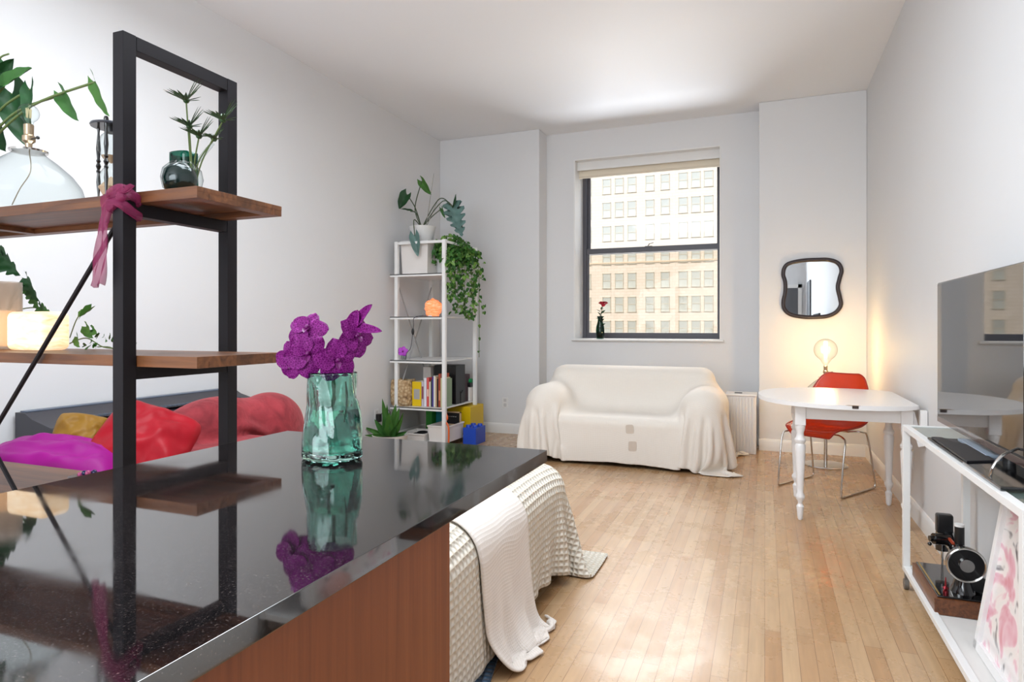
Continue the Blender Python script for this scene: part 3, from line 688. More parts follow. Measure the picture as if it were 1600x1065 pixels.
MB().lathe([(0, 0), (0.02, 0.001), (0.039, 0.015), (0.046, 0.043), (0.041, 0.068), (0.025, 0.085), (0.014, 0.09)], (-1.535, 1.335, 1.571), 32).build('body', mat('dark_green_glass', '#041c19', 0.08, coat=0.2, ior=1.5), t, sharp=0)
MB().lathe([(0, 0.0), (0.03, 0.001), (0.049, 0.016), (0.055, 0.045), (0.05, 0.07), (0.03, 0.09)], (-1.526, 1.335, 1.571), 32, cap=False).build('clear_shell', 'glass', t, sharp=0)
MB().tube(spline([(-1.49, 1.34, 1.655), (-1.47, 1.345, 1.67), (-1.44, 1.35, 1.70), (-1.425, 1.35, 1.708)], 5), [0.006]*12+[0.004]*4).build('spout', 'glass', t)
t = thing('sea_holly', 'spiky green sea holly stems in the teal vase on the top acacia shelf', 'flowers', (-1.59, 1.42, 1.6))
heads = [(-1.584, 1.40, 1.862, 0.05), (-1.572, 1.40, 1.785, 0.044), (-1.534, 1.40, 1.752, 0.044), (-1.443, 1.40, 1.788, 0.045), (-1.487, 1.41, 1.742, 0.03)]
for hx, hy, hz, hr in heads:
    MB().tube(spline([(-1.585+0.02*(hx+1.58), 1.425, 1.585), (-1.575+(hx+1.575)*0.3, 1.41, 1.68), (hx, hy, hz)], 6), 0.0022, 6).build('stem', 'stem', t)
    mb = MB()
    for k in range(26):
        a = k*2.4; el = -0.05+1.15*((k*0.618) % 1); d = Vector((math.cos(a)*math.cos(el), math.sin(a)*math.cos(el)*0.9, math.sin(el)))
        L = 1.3*hr*(0.8+0.45*((k*0.37) % 1)); leaf(mb, Vector((hx, hy, hz))+d*0.004, Vector((hx, hy, hz))+d*L, 0.0052, -0.05, heart=0, n=5, power=1.0)
    mb.ball((hx, hy, hz+0.004), 0.009, nz=0.2, ns=9); mb.build('flower_head', mat('sea_holly_green', '#31502a', 0.5, var=0.3, vscale=60), t, sharp=0)

# ---------------------------------------------------------------- middle shelf: glowing block, candle cylinder, plants
def glow_mat(name, c1, c2, s, scale=14):
    m, t_, b = pr(name); tc = t_.nodes.new('ShaderNodeTexCoord'); mp = t_.nodes.new('ShaderNodeMapping'); mp.inputs['Scale'].default_value = (1, 1, 5)
    n = t_.nodes.new('ShaderNodeTexNoise'); n.inputs['Scale'].default_value = scale; n.inputs['Detail'].default_value = 5; n.inputs['Distortion'].default_value = 0.8
    t_.links.new(tc.outputs['Object'], mp.inputs[0]); t_.links.new(mp.outputs[0], n.inputs['Vector']); r = ramp(t_, [(0.3, c2), (0.62, c1)]); t_.links.new(n.outputs[0], r.inputs[0])
    t_.links.new(r.outputs[0], b.inputs['Base Color']); t_.links.new(r.outputs[0], b.inputs['Emission Color']); b.inputs['Emission Strength'].default_value = s; b.inputs['Roughness'].default_value = 0.35; return m
t = thing('alabaster_lamp', 'glowing warm alabaster block lamp on the middle acacia shelf', 'lamp', (-2.27, 1.42, 1.12))
MB().box(-2.37, -2.185, 1.37, 1.47, 1.121, 1.25, 0.02, 5).build('block', glow_mat('lit_alabaster', '#ffe6c4', '#f2c38c', 0.34), t)
t = thing('glass_cylinder', 'tall frosted glass candle cylinder left of the glowing block lamp', 'candle holder', (-2.47, 1.42, 1.12))
MB().lathe([(0, 0.001), (0.058, 0.001), (0.058, 0.235), (0.055, 0.235), (0.055, 0.012), (0, 0.012)], (-2.47, 1.42, 1.12), 40).build('cylinder', thin_glass('frosted_glass', '#efe6dd', haze=0.25), t)
MB().lathe([(0, 0.012), (0.042, 0.012), (0.042, 0.13), (0.036, 0.136), (0, 0.13)], (-2.47, 1.42, 1.12), 28).build('candle', mat('lit_candle_wax', '#f5dfc2', 0.5, emit='#ffd2a0', es=0.3), t)
t = thing('swiss_cheese_plant', 'small hole-leaved climbing plant behind the glass cylinder on the middle acacia shelf', 'plant', (-2.62, 1.54, 1.12))
MB().lathe(potprof(0.035, 0.045, 0.08), (-2.66, 1.53, 1.12), 24).build('pot', 'ceramic', t)
rt = Vector((-2.66, 1.53, 1.19))
for bs, tp, wd, mm_ in (((-2.64, 1.5, 1.475), (-2.51, 1.5, 1.385), 0.05, 'leafd'), ((-2.50, 1.52, 1.375), (-2.405, 1.5, 1.29), 0.034, 'leafd'), ((-2.65, 1.5, 1.50), (-2.59, 1.49, 1.46), 0.025, 'leafd'), ((-2.5, 1.53, 1.34), (-2.43, 1.52, 1.26), 0.028, 'leaf'), ((-2.46, 1.54, 1.27), (-2.38, 1.53, 1.24), 0.025, 'leaf')):
    MB().tube(spline([rt, (rt+Vector(bs))/2+Vector((-0.01, 0, 0.03)), bs], 6), 0.0022, 6).build('petiole', 'stem', t)
    mb = MB(); leaf(mb, bs, tp, wd, 0.1, notch=0.42, n=15, twist=0.9); mb.build('leaf', mm_, t, sharp=0)
t = thing('pothos', 'variegated pothos trailing along the middle acacia shelf beside the glowing block lamp', 'plant', (-2.2, 1.53, 1.12))
pl = [((-2.245, 1.54, 1.235), (-2.205, 1.53, 1.262), 0.014), ((-2.16, 1.52, 1.265), (-2.19, 1.50, 1.232), 0.016), ((-2.20, 1.53, 1.20), (-2.15, 1.52, 1.16), 0.022), ((-2.17, 1.53, 1.19), (-2.115, 1.51, 1.175), 0.018), ((-2.20, 1.50, 1.165), (-2.16, 1.48, 1.13), 0.02)]
mb = MB()
for bs, tp, wd in pl: leaf(mb, bs, tp, wd, 0.1, twist=0.9)
rs = random.Random(3)
for k in range(22):
    x = -2.2+0.24*k/21; z = 1.13+0.018*rs.random()+(0.02 if 5 < k < 15 else 0); a = rs.uniform(-1, 1)
    leaf(mb, (x, 1.51+0.03*rs.random(), z), (x+0.028*math.cos(a), 1.50+0.02*rs.random(), z+0.02*math.sin(a)), 0.009, 0.2, twist=rs.uniform(0, 1.4), n=6)
leaf(mb, (-2.13, 1.60, 1.08), (-2.09, 1.61, 1.055), 0.013, 0.1, twist=0.6); leaf(mb, (-2.155, 1.60, 1.085), (-2.135, 1.61, 1.055), 0.012, 0.1, twist=0.6)
mb.build('foliage', 'leafb', t, sharp=0)
MB().tube(spline([(-2.3, 1.54, 1.14), (-2.2, 1.53, 1.16), (-2.1, 1.52, 1.13), (-1.98, 1.5, 1.128)], 6), 0.0022, 6).tube(spline([(-2.3, 1.54, 1.16), (-2.26, 1.54, 1.23), (-2.18, 1.52, 1.258)], 6), 0.0018, 6).tube(spline([(-2.2, 1.57, 1.128), (-2.16, 1.595, 1.124), (-2.14, 1.6, 1.08)], 6), 0.0018, 6).build('vine', 'stem', t)
# small dish with beads on the lower board
t = thing('trinket_dish', 'small clear glass dish with dark and pink beads on the lower acacia shelf', 'dish', (-2.15, 1.50, 0.68))
MB().lathe([(0, 0.001), (0.03, 0.001), (0.055, 0.012), (0.057, 0.013), (0.053, 0.014), (0.028, 0.004), (0, 0.004)], (-2.15, 1.50, 0.68), 28).build('dish', 'glass', t)
for k in range(9):
    a = k*2.4; rr = 0.007+0.002*k
    MB().ball((-2.15+rr*math.cos(a), 1.50+rr*math.sin(a), 0.695+0.004*(k % 3)), 0.009, seg=12).build('bead', mat('bead_pink', '#b04a78', 0.2) if k % 2 else mat('bead_blue', '#23244e', 0.15), t)

# ---------------------------------------------------------------- glass vase with orchids on the counter
VC = (-0.889, 1.168, 0.910)
def vrad(f, a):
    """radius of the hand-blown vase: wide foot, slight waist, heavy lobe on the right"""
    base_ = np.interp(f, [0, 0.05, 0.25, 0.45, 0.62, 0.75, 1.0], [0.064, 0.0665, 0.064, 0.0585, 0.0525, 0.0535, 0.055])
    lobe = 0.011*math.exp(-((a-0.1+math.pi) % (2*math.pi)-math.pi)**2/0.16)*np.interp(f, [0, 0.3, 0.55, 0.66, 0.72, 1], [0.4, 0.9, 1.1, 0.9, 0, 0])
    fl = 0.0018*math.sin(7*a+3*f)*math.sin(3*a-4*f)+0.0014*math.sin(11*a+9*f)
    return base_+lobe+fl
def vase_shell():
    n, hz, H_ = 96, 40, 0.188; mb = MB()
    def ring(f, o):
        return [(VC[0]+(vrad(f, a)-o)*math.cos(a), VC[1]+(vrad(f, a)-o)*math.sin(a)*0.92, VC[2]+f*H_+0.001) for a in [2*math.pi*k/n for k in range(n)]]
    P = [[(VC[0], VC[1], VC[2]+0.003)]*n, ring(0, 0.02), ring(0.0, 0.006), ring(0.02, 0.001)]+[ring(k/hz, 0) for k in range(1, hz+1)]
    P += [ring(1.008, 0.0015)]+[ring(k/hz, 0.0038) for k in range(hz, 3, -1)]+[ring(0.075, 0.012), ring(0.07, 0.03), [(VC[0], VC[1], VC[2]+0.0135)]*n]
    mb.grid(P, closev=True); bmesh.ops.remove_doubles(mb.bm, verts=mb.bm.verts, dist=1e-5); return mb
m, tt, b = pr('pale_green_glass'); b.inputs['Base Color'].default_value = rgba('#b4e0d6'); b.inputs['Transmission Weight'].default_value = 1; b.inputs['Roughness'].default_value = 0.0; b.inputs['IOR'].default_value = 1.48
tc = tt.nodes.new('ShaderNodeTexCoord'); nz = tt.nodes.new('ShaderNodeTexNoise'); nz.inputs['Scale'].default_value = 38; nz.inputs['Detail'].default_value = 2; bp = tt.nodes.new('ShaderNodeBump'); bp.inputs['Strength'].default_value = 0.35; bp.inputs['Distance'].default_value = 0.004
tt.links.new(tc.outputs['Object'], nz.inputs['Vector']); tt.links.new(nz.outputs[0], bp.inputs['Height']); tt.links.new(bp.outputs[0], b.inputs['Normal'])
t = thing('glass_vase', 'wavy green glass vase half full of water on the black granite counter', 'vase', VC)
vase_shell().build('vase_wall', m, t, sharp=0)
mb = MB(); n = 64
def wr(f, o): return [(VC[0]+(vrad(f, a)-o)*math.cos(a), VC[1]+(vrad(f, a)-o)*math.sin(a)*0.92, VC[2]+f*0.188+0.001) for a in [2*math.pi*k/n for k in range(n)]]
P = [[(VC[0], VC[1], VC[2]+0.0142)]*n, wr(0.073, 0.03)]+[wr(f, 0.0042) for f in (0.1, 0.2, 0.3, 0.4, 0.5, 0.58)]+[[(VC[0], VC[1], VC[2]+0.58*0.188+0.001)]*n]
mb.grid(P, closev=True); bmesh.ops.remove_doubles(mb.bm, verts=mb.bm.verts, dist=1e-5)
mb.build('water', mat('water', '#a3cdc2', 0, ior=1.33, trans=1), t, sharp=40)
# orchid
m, tt, b = pr('vanda_petal'); tc = tt.nodes.new('ShaderNodeTexCoord'); vo = tt.nodes.new('ShaderNodeTexVoronoi'); vo.feature = 'DISTANCE_TO_EDGE'; vo.inputs['Scale'].default_value = 190
r_ = ramp(tt, [(0.012, '#a03c96'), (0.05, '#700866'), (0.5, '#53034b')]); tt.links.new(tc.outputs['Object'], vo.inputs['Vector']); tt.links.new(vo.outputs['Distance'], r_.inputs[0]); tt.links.new(r_.outputs[0], b.inputs['Base Color'])
b.inputs['Roughness'].default_value = 0.6; b.inputs['Specular IOR Level'].default_value = 0.2
M['petal'] = m; M['petald'] = mat('petal_shade', '#7c0c80', 0.5, var=0.2, vscale=80); M['lip'] = mat('orchid_lip', '#6a0a5e', 0.4)
t = thing('orchid_spray', 'deep magenta orchid spray standing in the green glass vase', 'flowers', (VC[0], VC[1], VC[2]+0.05))
stem = spline([(-0.885, 1.168, 0.965), (-0.895, 1.17, 1.0), (-0.882, 1.166, 1.04), (-0.884, 1.168, 1.09), (-0.878, 1.165, 1.13), (-0.862, 1.168, 1.17), (-0.835, 1.17, 1.195)], 6)
mb = MB(); mb.tube(stem, [0.0038+0.0007*math.sin(i*1.7) for i in range(len(stem))], 8); mb.tube(spline([(-0.882, 1.168, 1.1), (-0.91, 1.165, 1.14), (-0.93, 1.165, 1.18)], 5), 0.0024, 6); mb.tube(spline([(-0.855, 1.17, 1.08), (-0.852, 1.172, 1.03), (-0.86, 1.17, 0.99)], 5), 0.0022, 6)
mb.build('stalk', 'stemd', t)
def flower(c, nrm, size, rot, par, mats='petal'):
    c = Vector(c); nn = Vector(nrm).normalized(); u = nn.cross(Vector((0, 0, 1))).normalized(); v = u.cross(nn)
    mb = MB(); mb.tube([c-nn*0.012, c+nn*0.006], [0.003, 0.005], 8); leaf(mb, c+nn*0.004, c+nn*0.018-v*0.016*1.0, 0.007, 0.3, up=nn, heart=0, n=6); mb.ball(c+nn*0.007+v*0.003, 0.005, seg=10)
    f = mb.build('flower', 'lip', par, sharp=0)
    for k, (an, L, wd) in enumerate(((90, 0.95, 0.44), (18, 1.0, 0.52), (162, 1.0, 0.52), (-52, 1.05, 0.56), (232, 1.05, 0.56))):
        a = R(an+rot); d = u*math.cos(a)+v*math.sin(a); P = []
        for i in range(13):
            s_ = i/12; wv = size*wd*(math.sin(math.pi*min(1, 0.08+s_*0.92)**0.72))**0.62 if i < 12 else size*0.1
            wv = size*wd*max(0.12, math.sin(math.pi*(0.06+0.90*s_)**0.95))**0.6
            row = []
            for q in range(-5, 6):
                q /= 5; cup = 0.16*size*s_*(1-1.6*s_)+0.10*size*abs(q)**2*(1 if k % 2 else -0.6); rip = 0.035*size*math.sin(5*q+9*s_+k*2)*s_
                al = size*L*(s_-0.10*abs(q)**2.2*math.sin(math.pi*s_))*(1-(0.10*q*q if i == 12 else 0))
                row.append(c+d*(al+0.003)+nn.cross(d)*(q*wv)+nn*(cup+rip-0.001*k))
            P.append(row)
        MB().grid(P).build('petal', mats, f, sharp=0, mods=(('solid', 0.0012), ('sub', 1)))
for c, nrm, sz, rot in (((-0.940, 1.150, 1.194), (0.25, -0.8, 0.40), 0.043, 12), ((-0.915, 1.120, 1.140), (0.55, -0.8, -0.02), 0.048, 38), ((-0.985, 1.155, 1.125), (0.1, -0.9, -0.2), 0.044, -15),
                        ((-0.850, 1.135, 1.128), (0.75, -0.6, -0.2), 0.046, 60), ((-0.825, 1.170, 1.180), (0.9, -0.35, 0.1), 0.044, 25)):
    flower(c, nrm, sz, rot, t)
# the topmost bloom's two upswept petals
for tip, wd in (((-0.782, 1.165, 1.248), 0.013), ((-0.757, 1.165, 1.190), 0.012), ((-0.815, 1.16, 1.236), 0.016)):
    mb = MB(); leaf(mb, (-0.835, 1.17, 1.198), tip, wd, -0.22, up=(0.3, -0.9, 0.3), heart=0, n=12, power=0.55, fold=0.3); mb.build('petal', 'petal', t, sharp=0, mods=(('solid', 0.0012), ('sub', 1)))

# ---------------------------------------------------------------- bed
BX0, BX1, BY0, BY1, BZ = -3.02, -0.93, 1.70, 3.06, 0.50
t = thing('bed', 'low bed with a black frame beneath the waffle blankets', 'bed', (-1.98, 2.3, 0))
mb = MB(); mb.box(BX0, BX1-0.02, BY0+0.02, BY1-0.02, 0.14, 0.2, 0.004)
for x in (BX0+0.06, BX1-0.1):
    for y in (BY0+0.08, BY1-0.1): mb.box(x-0.03, x+0.03, y-0.03, y+0.03, 0, 0.14, 0.003)
mb.build('bed_frame', 'black', t)
MB().box(BX0, BX1, BY0, BY1, 0.2, BZ-0.012, 0.09, 5).build('mattress', mat('mattress_cover', '#e6e2da', 0.9), t)
def bed_sdf(P): return rbox(P, ((BX0+BX1)/2, (BY0+BY1)/2, 0.31), ((BX1-BX0)/2, (BY1-BY0)/2, 0.19), 0.10)
M['waffle'] = weave('cream_waffle_cotton', '#e3d8c4', '#f6efe2', 38, 0.9, 0.012)
M['muslin'] = weave('off_white_muslin', '#f3ece6', '#ebe2d9', 105, 0.35, 0.003)
M['bluewaf'] = weave('blue_waffle_cotton', '#2c4058', '#5b7590', 40, 0.9, 0.01)
def flat(x0, x1, y0, y1, nu, nv, z, f=None):
    P = np.zeros((nu, nv, 3))
    for i in range(nu):
        for j in range(nv):
            P[i, j] = (x0+(x1-x0)*i/(nu-1), y0+(y1-y0)*j/(nv-1), z)
            if f: P[i, j] = f(*P[i, j])
    return P
# blue blanket under the waffle one, near side
nu, nv = 40, 44; P0 = flat(-1.6, -0.52, 1.66, 2.24, nu, nv, BZ+0.03)
X = cloth(P0, 1.08/(nu-1), 0.58/(nv-1), sdf_col(bed_sdf, 0.010), steps=110, iters=6, mu=0.8)
o = cloth_mb(X, 1.08/(nu-1), 0.58/(nv-1)).build('blue_blanket', 'bluewaf', None, loc=(-1.2, 1.8, BZ), sharp=0, mods=(('solid', 0.005, 0), ('sub', 1)), recalc=False)
tag(o, 'dark blue waffle blanket showing under the cream blanket near the kitchen island', 'blanket')
nu, nv = 92, 80; bx0, bx1, by0, by1 = -2.7, -0.62, 1.67, 3.43
P0 = flat(bx0, bx1, by0, by1, nu, nv, BZ+0.05, lambda x, y, z: (x+0.045*math.sin(y*7.5+1.0)-0.07*(y-2.3), y, z+0.01*math.sin(x*9+y*7)))
du, dv = (bx1-bx0)/(nu-1)*1.02, (by1-by0)/(nv-1)*1.02
X = cloth(P0, du, dv, sdf_col(bed_sdf, 0.026), steps=150, iters=7, mu=0.8)
waf = cloth_mb(X, du, dv).build('waffle_blanket', 'waffle', None, loc=(-1.6, 2.4, BZ), sharp=0, mods=(('solid', 0.007, 1), ('sub', 1)), recalc=False)
tag(waf, 'cream waffle-weave blanket spread over the bed and hanging to the floor', 'blanket')
nu, nv = 74, 36; P0 = np.zeros((nu, nv, 3)); du = 1.04/(nu-1); dv = 0.5/(nv-1)
for i in range(nu):
    sl_ = i*du; over = max(0, sl_-0.52)
    for j in range(nv):
        f = j/(nv-1); k = min(1, over/0.5); yy = (1.93+0.03*math.sin(sl_*6)+0.25*k)+(0.48-0.17*k)*f
        rip = (0.03+0.03*k)*(0.5+0.5*math.sin(f*2*math.pi*(1.6+0.9*k)+1.2*k+0.7))
        if over <= 0: P0[i, j] = (-1.46+sl_, yy, BZ+0.045+0.02*rip*20*0.3)
        else:
            a = min(over/0.16, 1)*math.pi/2; dn = max(0, over-0.16)
            P0[i, j] = (-0.94+0.10*math.sin(a)+rip*0.9+0.02*k, yy, BZ+0.045-0.10*(1-math.cos(a))-dn)
        P0[i, j, 2] = max(P0[i, j, 2], 0.012)
X = cloth(P0, du, dv, bvh_col(waf, 0.014, sdf_col(bed_sdf, 0.036)), steps=26, iters=6, mu=0.8, every=2, tailor=1.01)
o = cloth_mb(X, du, dv).build('muslin_throw', 'muslin', None, loc=(-1.0, 2.25, BZ), sharp=0, mods=(('solid', 0.012, 1), ('sub', 1)), recalc=False)
tag(o, 'off-white gauze throw folded over the edge of the bed by the kitchen island', 'throw')

# digital piano along the left wall
t = thing('digital_piano', 'long black digital piano with a speaker grille along the left wall behind the red throw', 'piano', (-3.38, 2.72, 0))
py0, py1 = 2.09, 3.46
mb = MB(); prof = [(-3.53, 0.56), (-3.20, 0.56), (-3.19, 0.65), (-3.26, 0.70), (-3.40, 0.735), (-3.46, 0.765), (-3.53, 0.765)]
n = len(prof); V = [(x, py0, z) for x, z in prof]+[(x, py1, z) for x, z in prof]
mb.mesh(V, [tuple(range(n)), tuple(range(n, 2*n))[::-1]]+[(i, n+i, n+(i+1) % n, (i+1) % n) for i in range(n)])
mb.build('body', mat('piano_charcoal', '#2d2c33', 0.4), t, sharp=20)
mb = MB(); mb.bar((-3.325, py0+0.12, 0.7205), (-3.325, py1-0.12, 0.7205), 0.09, 0.004); mb.build('grille_panel', mat('piano_grille', '#1a1a1e', 0.6), t)
for k in range(36):
    y = py0+0.15+k*0.0315; MB().box(-3.36, -3.30, y, y+0.012, 0.7215, 0.7265 if k % 9 else 0.7275, 0.0008).build('grille_slat', mat('piano_trim', '#4b5563', 0.5), t)
MB().box(-3.525, -3.47, py0+0.02, py1-0.02, 0.765, 0.772, 0.002).build('top_strip', mat('piano_trim_blue', '#5a6474', 0.4), t)
for y in (py0+0.1, py1-0.1): MB().box(-3.5, -3.24, y-0.03, y+0.03, 0, 0.56, 0.005).build('leg', 'black', t)

# pillows at the head of the bed and the red throw
def pillow_mb(wd, hg, th, M_, seed=0, wr=0.012, n=22):
    mb = MB()
    def pt(i, j, s_):
        x = -1+2*i/n; y = -1+2*j/n; e = (max(0, 1-abs(x)**2.6)*max(0, 1-abs(y)**2.6))**0.55
        px = x*wd/2*(1-0.07*(1-abs(x))*0-0.06*(y*y)*abs(x)*-0.3-0.05*(1-y*y)*abs(x)); py = y*hg/2*(1-0.05*(1-x*x)*abs(y))
        cr = 1-0.16*(abs(x)*abs(y))**3; px *= cr; py *= cr
        z = s_*th/2*e; nz = noise.noise(Vector((x*2+seed, y*2, s_)))*wr*2+noise.noise(Vector((x*5+seed, y*4.5, s_*2+3)))*wr
        crease = wr*1.0*math.sin(7*math.atan2(y, x)+seed)*max(0, (abs(x)*abs(y)))
        return (px, py, z+(nz+crease)*e)
    top = [[pt(i, j, 1) for j in range(n+1)] for i in range(n+1)]; bot = [[pt(i, j, -1) for j in range(n+1)] for i in range(n+1)]
    mb.grid(top); mb.grid(bot); bmesh.ops.remove_doubles(mb.bm, verts=mb.bm.verts, dist=1e-4)
    for v in mb.bm.verts: v.co = M_ @ v.co
    return mb
def place(loc, rx, ry, rz): return Matrix.Translation(loc) @ Matrix.Rotation(R(rz), 4, 'Z') @ Matrix.Rotation(R(ry), 4, 'Y') @ Matrix.Rotation(R(rx), 4, 'X')
def satin(name, c, sh=0.4): return mat(name, c, 0.5, sheen=0, spec=0.22, bump=(22, 0.15, 0.01), var=0.15, vscale=5)
def pil(label, c, loc, size, rot, seed, rough=None, wr=0.014):
    o = pillow_mb(*size, place(loc, *rot), seed, wr).build('pillow', c, None, loc=loc, sharp=0, mods=(('sub', 1),)); return tag(o, label, 'pillow')
pc = [(-3.02, 2.30, 0.60), (-3.02, 2.85, 0.60), (-3.02, 3.27, 0.60)]
pil('plain pillow hidden under the red throw nearest the kitchen', mat('pillow_white', '#d9c9b8', 0.9), (-3.02, 2.38, 0.585), (0.50, 0.30, 0.20), (90, 0, 90), 1)
pil('plain pillow hidden under the middle of the red throw', mat('pillow_white', '#d9c9b8', 0.9), (-3.02, 2.88, 0.585), (0.5, 0.30, 0.22), (90, 0, 90), 2)
def row_sdf(P):
    d = ell(P, (-3.04, 2.36, 0.56), (0.13, 0.36, 0.165)); d = np.minimum(d, ell(P, (-3.03, 2.88, 0.575), (0.15, 0.34, 0.185))); d = np.minimum(d, ell(P, (-3.0, 3.28, 0.55), (0.17, 0.24, 0.20)))
    d = np.minimum(d, rbox(P, (-3.38, 2.73, 0.34), (0.16, 0.72, 0.385), 0.03))
    return np.minimum(d, bed_sdf(P)-0.035)
pil('plain pillow hidden under the red throw nearest the bookcase', mat('pillow_white', '#d9c9b8', 0.9), (-2.99, 3.22, 0.57), (0.34, 0.30, 0.24), (90, 0, 90), 3)
nu, nv = 50, 84; P0 = flat(-3.24, -2.30, 2.0, 3.62, nu, nv, 0.80, lambda x, y, z: (x, y, z+0.015*math.sin(x*17+y*6)+0.01*math.sin(y*19)))
du, dv = 0.94/(nu-1)*1.08, 1.62/(nv-1)*1.06
X = cloth(P0, du, dv, sdf_col(row_sdf, 0.016), steps=110, iters=6, mu=0.9)
m, tt, b = pr('red_velvet'); tc = tt.nodes.new('ShaderNodeTexCoord'); nz = tt.nodes.new('ShaderNodeTexNoise'); nz.inputs['Scale'].default_value = 6; nz.inputs['Detail'].default_value = 8; nz.inputs['Distortion'].default_value = 1.5
r_ = ramp(tt, [(0.3, '#6e131e'), (0.7, '#9c2f38')]); tt.links.new(tc.outputs['Object'], nz.inputs['Vector']); tt.links.new(nz.outputs[0], r_.inputs[0]); tt.links.new(r_.outputs[0], b.inputs['Base Color']); b.inputs['Roughness'].default_value = 0.85; b.inputs['Sheen Weight'].default_value = 0.4; b.inputs['Sheen Tint'].default_value = rgba('#ff9ca0')
n2 = tt.nodes.new('ShaderNodeTexNoise'); n2.inputs['Scale'].default_value = 30; n2.inputs['Detail'].default_value = 6; bp = tt.nodes.new('ShaderNodeBump'); bp.inputs['Strength'].default_value = 0.5; bp.inputs['Distance'].default_value = 0.01
tt.links.new(tc.outputs['Object'], n2.inputs['Vector']); tt.links.new(n2.outputs[0], bp.inputs['Height']); tt.links.new(bp.outputs[0], b.inputs['Normal'])
t = cloth_mb(X, du, dv).build('red_throw', m, None, loc=(-2.9, 2.8, 0.6), sharp=0, mods=(('solid', 0.006, 1), ('sub', 1)), recalc=False)
tag(t, 'crushed red velvet throw over the pillow row in front of the piano', 'throw')
edge = [Vector(X[i, nv-1]) for i in range(0, nu)]
MB().tube([p+Vector((0, 0.004, 0.004)) for p in edge], 0.010, 6).build('gold_hem', mat('gold_fabric', '#b08d4e', 0.6), t)
o = pil('glossy red satin pillow leaning at the head of the bed beside the mustard pillow', satin('red_satin', '#980a1c'), (-2.76, 2.20, 0.64), (0.44, 0.46, 0.22), (40, 20, 34), 5, wr=0.02)
o = pil('mustard gold pillow with a pink underside behind the magenta satin', satin('mustard_velvet', '#8a6420'), (-3.03, 2.08, 0.65), (0.26, 0.30, 0.17), (58, 14, 52), 8, wr=0.02)
o = pil('bright magenta satin pillow lying nearest the shelving unit', satin('magenta_satin', '#8f0a78'), (-2.93, 1.90, 0.60), (0.60, 0.36, 0.19), (12, 6, 30), 11, wr=0.018)

# ---------------------------------------------------------------- bookcase in the left back corner
KX0, KX1, KY0, KY1 = -3.44, -2.905, 5.56, 6.27
t = thing('bookcase', 'tall open white metal bookcase with five shelves in the left back corner', 'bookcase', ((KX0+KX1)/2, (KY0+KY1)/2, 0))
for x in (KX0, KX1):
    for y in (KY0, KY1): MB().box(x-0.018, x+0.018, y-0.018, y+0.018, 0, 2.05, 0.002).build('post', 'whitemetal', t)
KZ = (1.725, 1.30, 0.865, 0.40, 0.06)
for z in KZ:
    mb = MB(); mb.box(KX0-0.07, KX1-0.02, KY0-0.02, KY1+0.06, z-0.012, z, 0.002); mb.box(KX0-0.07, KX1-0.02, KY0-0.02, KY0-0.008, z-0.028, z, 0.002)
    mb.build('shelf_board', 'whitemetal', t)
mb = MB(); mb.box(KX0, KX1, KY0-0.012, KY0+0.012, 2.02, 2.045); mb.box(KX0, KX1, KY1-0.012, KY1+0.012, 2.02, 2.045); mb.box(KX0-0.012, KX0+0.012, KY0, KY1, 2.02, 2.045); mb.box(KX1-0.012, KX1+0.012, KY0, KY1, 2.02, 2.045); mb.build('top_rail', 'whitemetal', t)
for a, b_ in (((KX0-0.0, KY0, 1.66), (KX0, KY1, 0.5)), ((KX0+0.012, KY1, 1.66), (KX0+0.012, KY0, 0.5))): MB().bar(a, b_, 0.014, 0.003).build('cross_brace', mat('grey_strap', '#b4b1b0', 0.4, metal=0.3), t)
def bx(name, label, cat, m, x0, x1, y0, y1, z0, z1, bev=0.004, group=None):
    o = MB().box(x0, x1, y0, y1, z0, z1, bev).build(name, m, None, loc=((x0+x1)/2, (y0+y1)/2, z0)); return tag(o, label, cat, group)
def bin_(label, m, x0, x1, y0, y1, z0, z1, th=0.006, name='storage_bin'):
    t = thing(name, label, 'bin', ((x0+x1)/2, (y0+y1)/2, z0)); tp = 0.012
    mb = MB()
    V = []; 
    for (z, o, i_) in ((z0, tp, 0), (z1, 0, 0), (z1, th, 0), (z0+th, tp+th, 0)):
        V += [(x0+o, y0+o, z), (x1-o, y0+o, z), (x1-o, y1-o, z), (x0+o, y1-o, z)]
    F = [(3, 2, 1, 0), (12, 13, 14, 15)]
    for a in range(3):
        for k in range(4): F.append((a*4+k, a*4+(k+1) % 4, a*4+4+(k+1) % 4, a*4+4+k))
    mb.mesh(V, F); mb.build('body', m, t)
    mb = MB(); mb.box(x0-0.006, x1+0.006, y0-0.006, y0+0.004, z1-0.014, z1, 0.002); mb.box(x0-0.006, x1+0.006, y1-0.004, y1+0.006, z1-0.014, z1, 0.002); mb.box(x0-0.006, x0+0.004, y0, y1, z1-0.014, z1, 0.002); mb.box(x1-0.004, x1+0.006, y0, y1, z1-0.014, z1, 0.002)
    mb.build('rim', m, t); return t
M['binw'] = mat('white_bin_plastic', '#e3ddd8', 0.45)
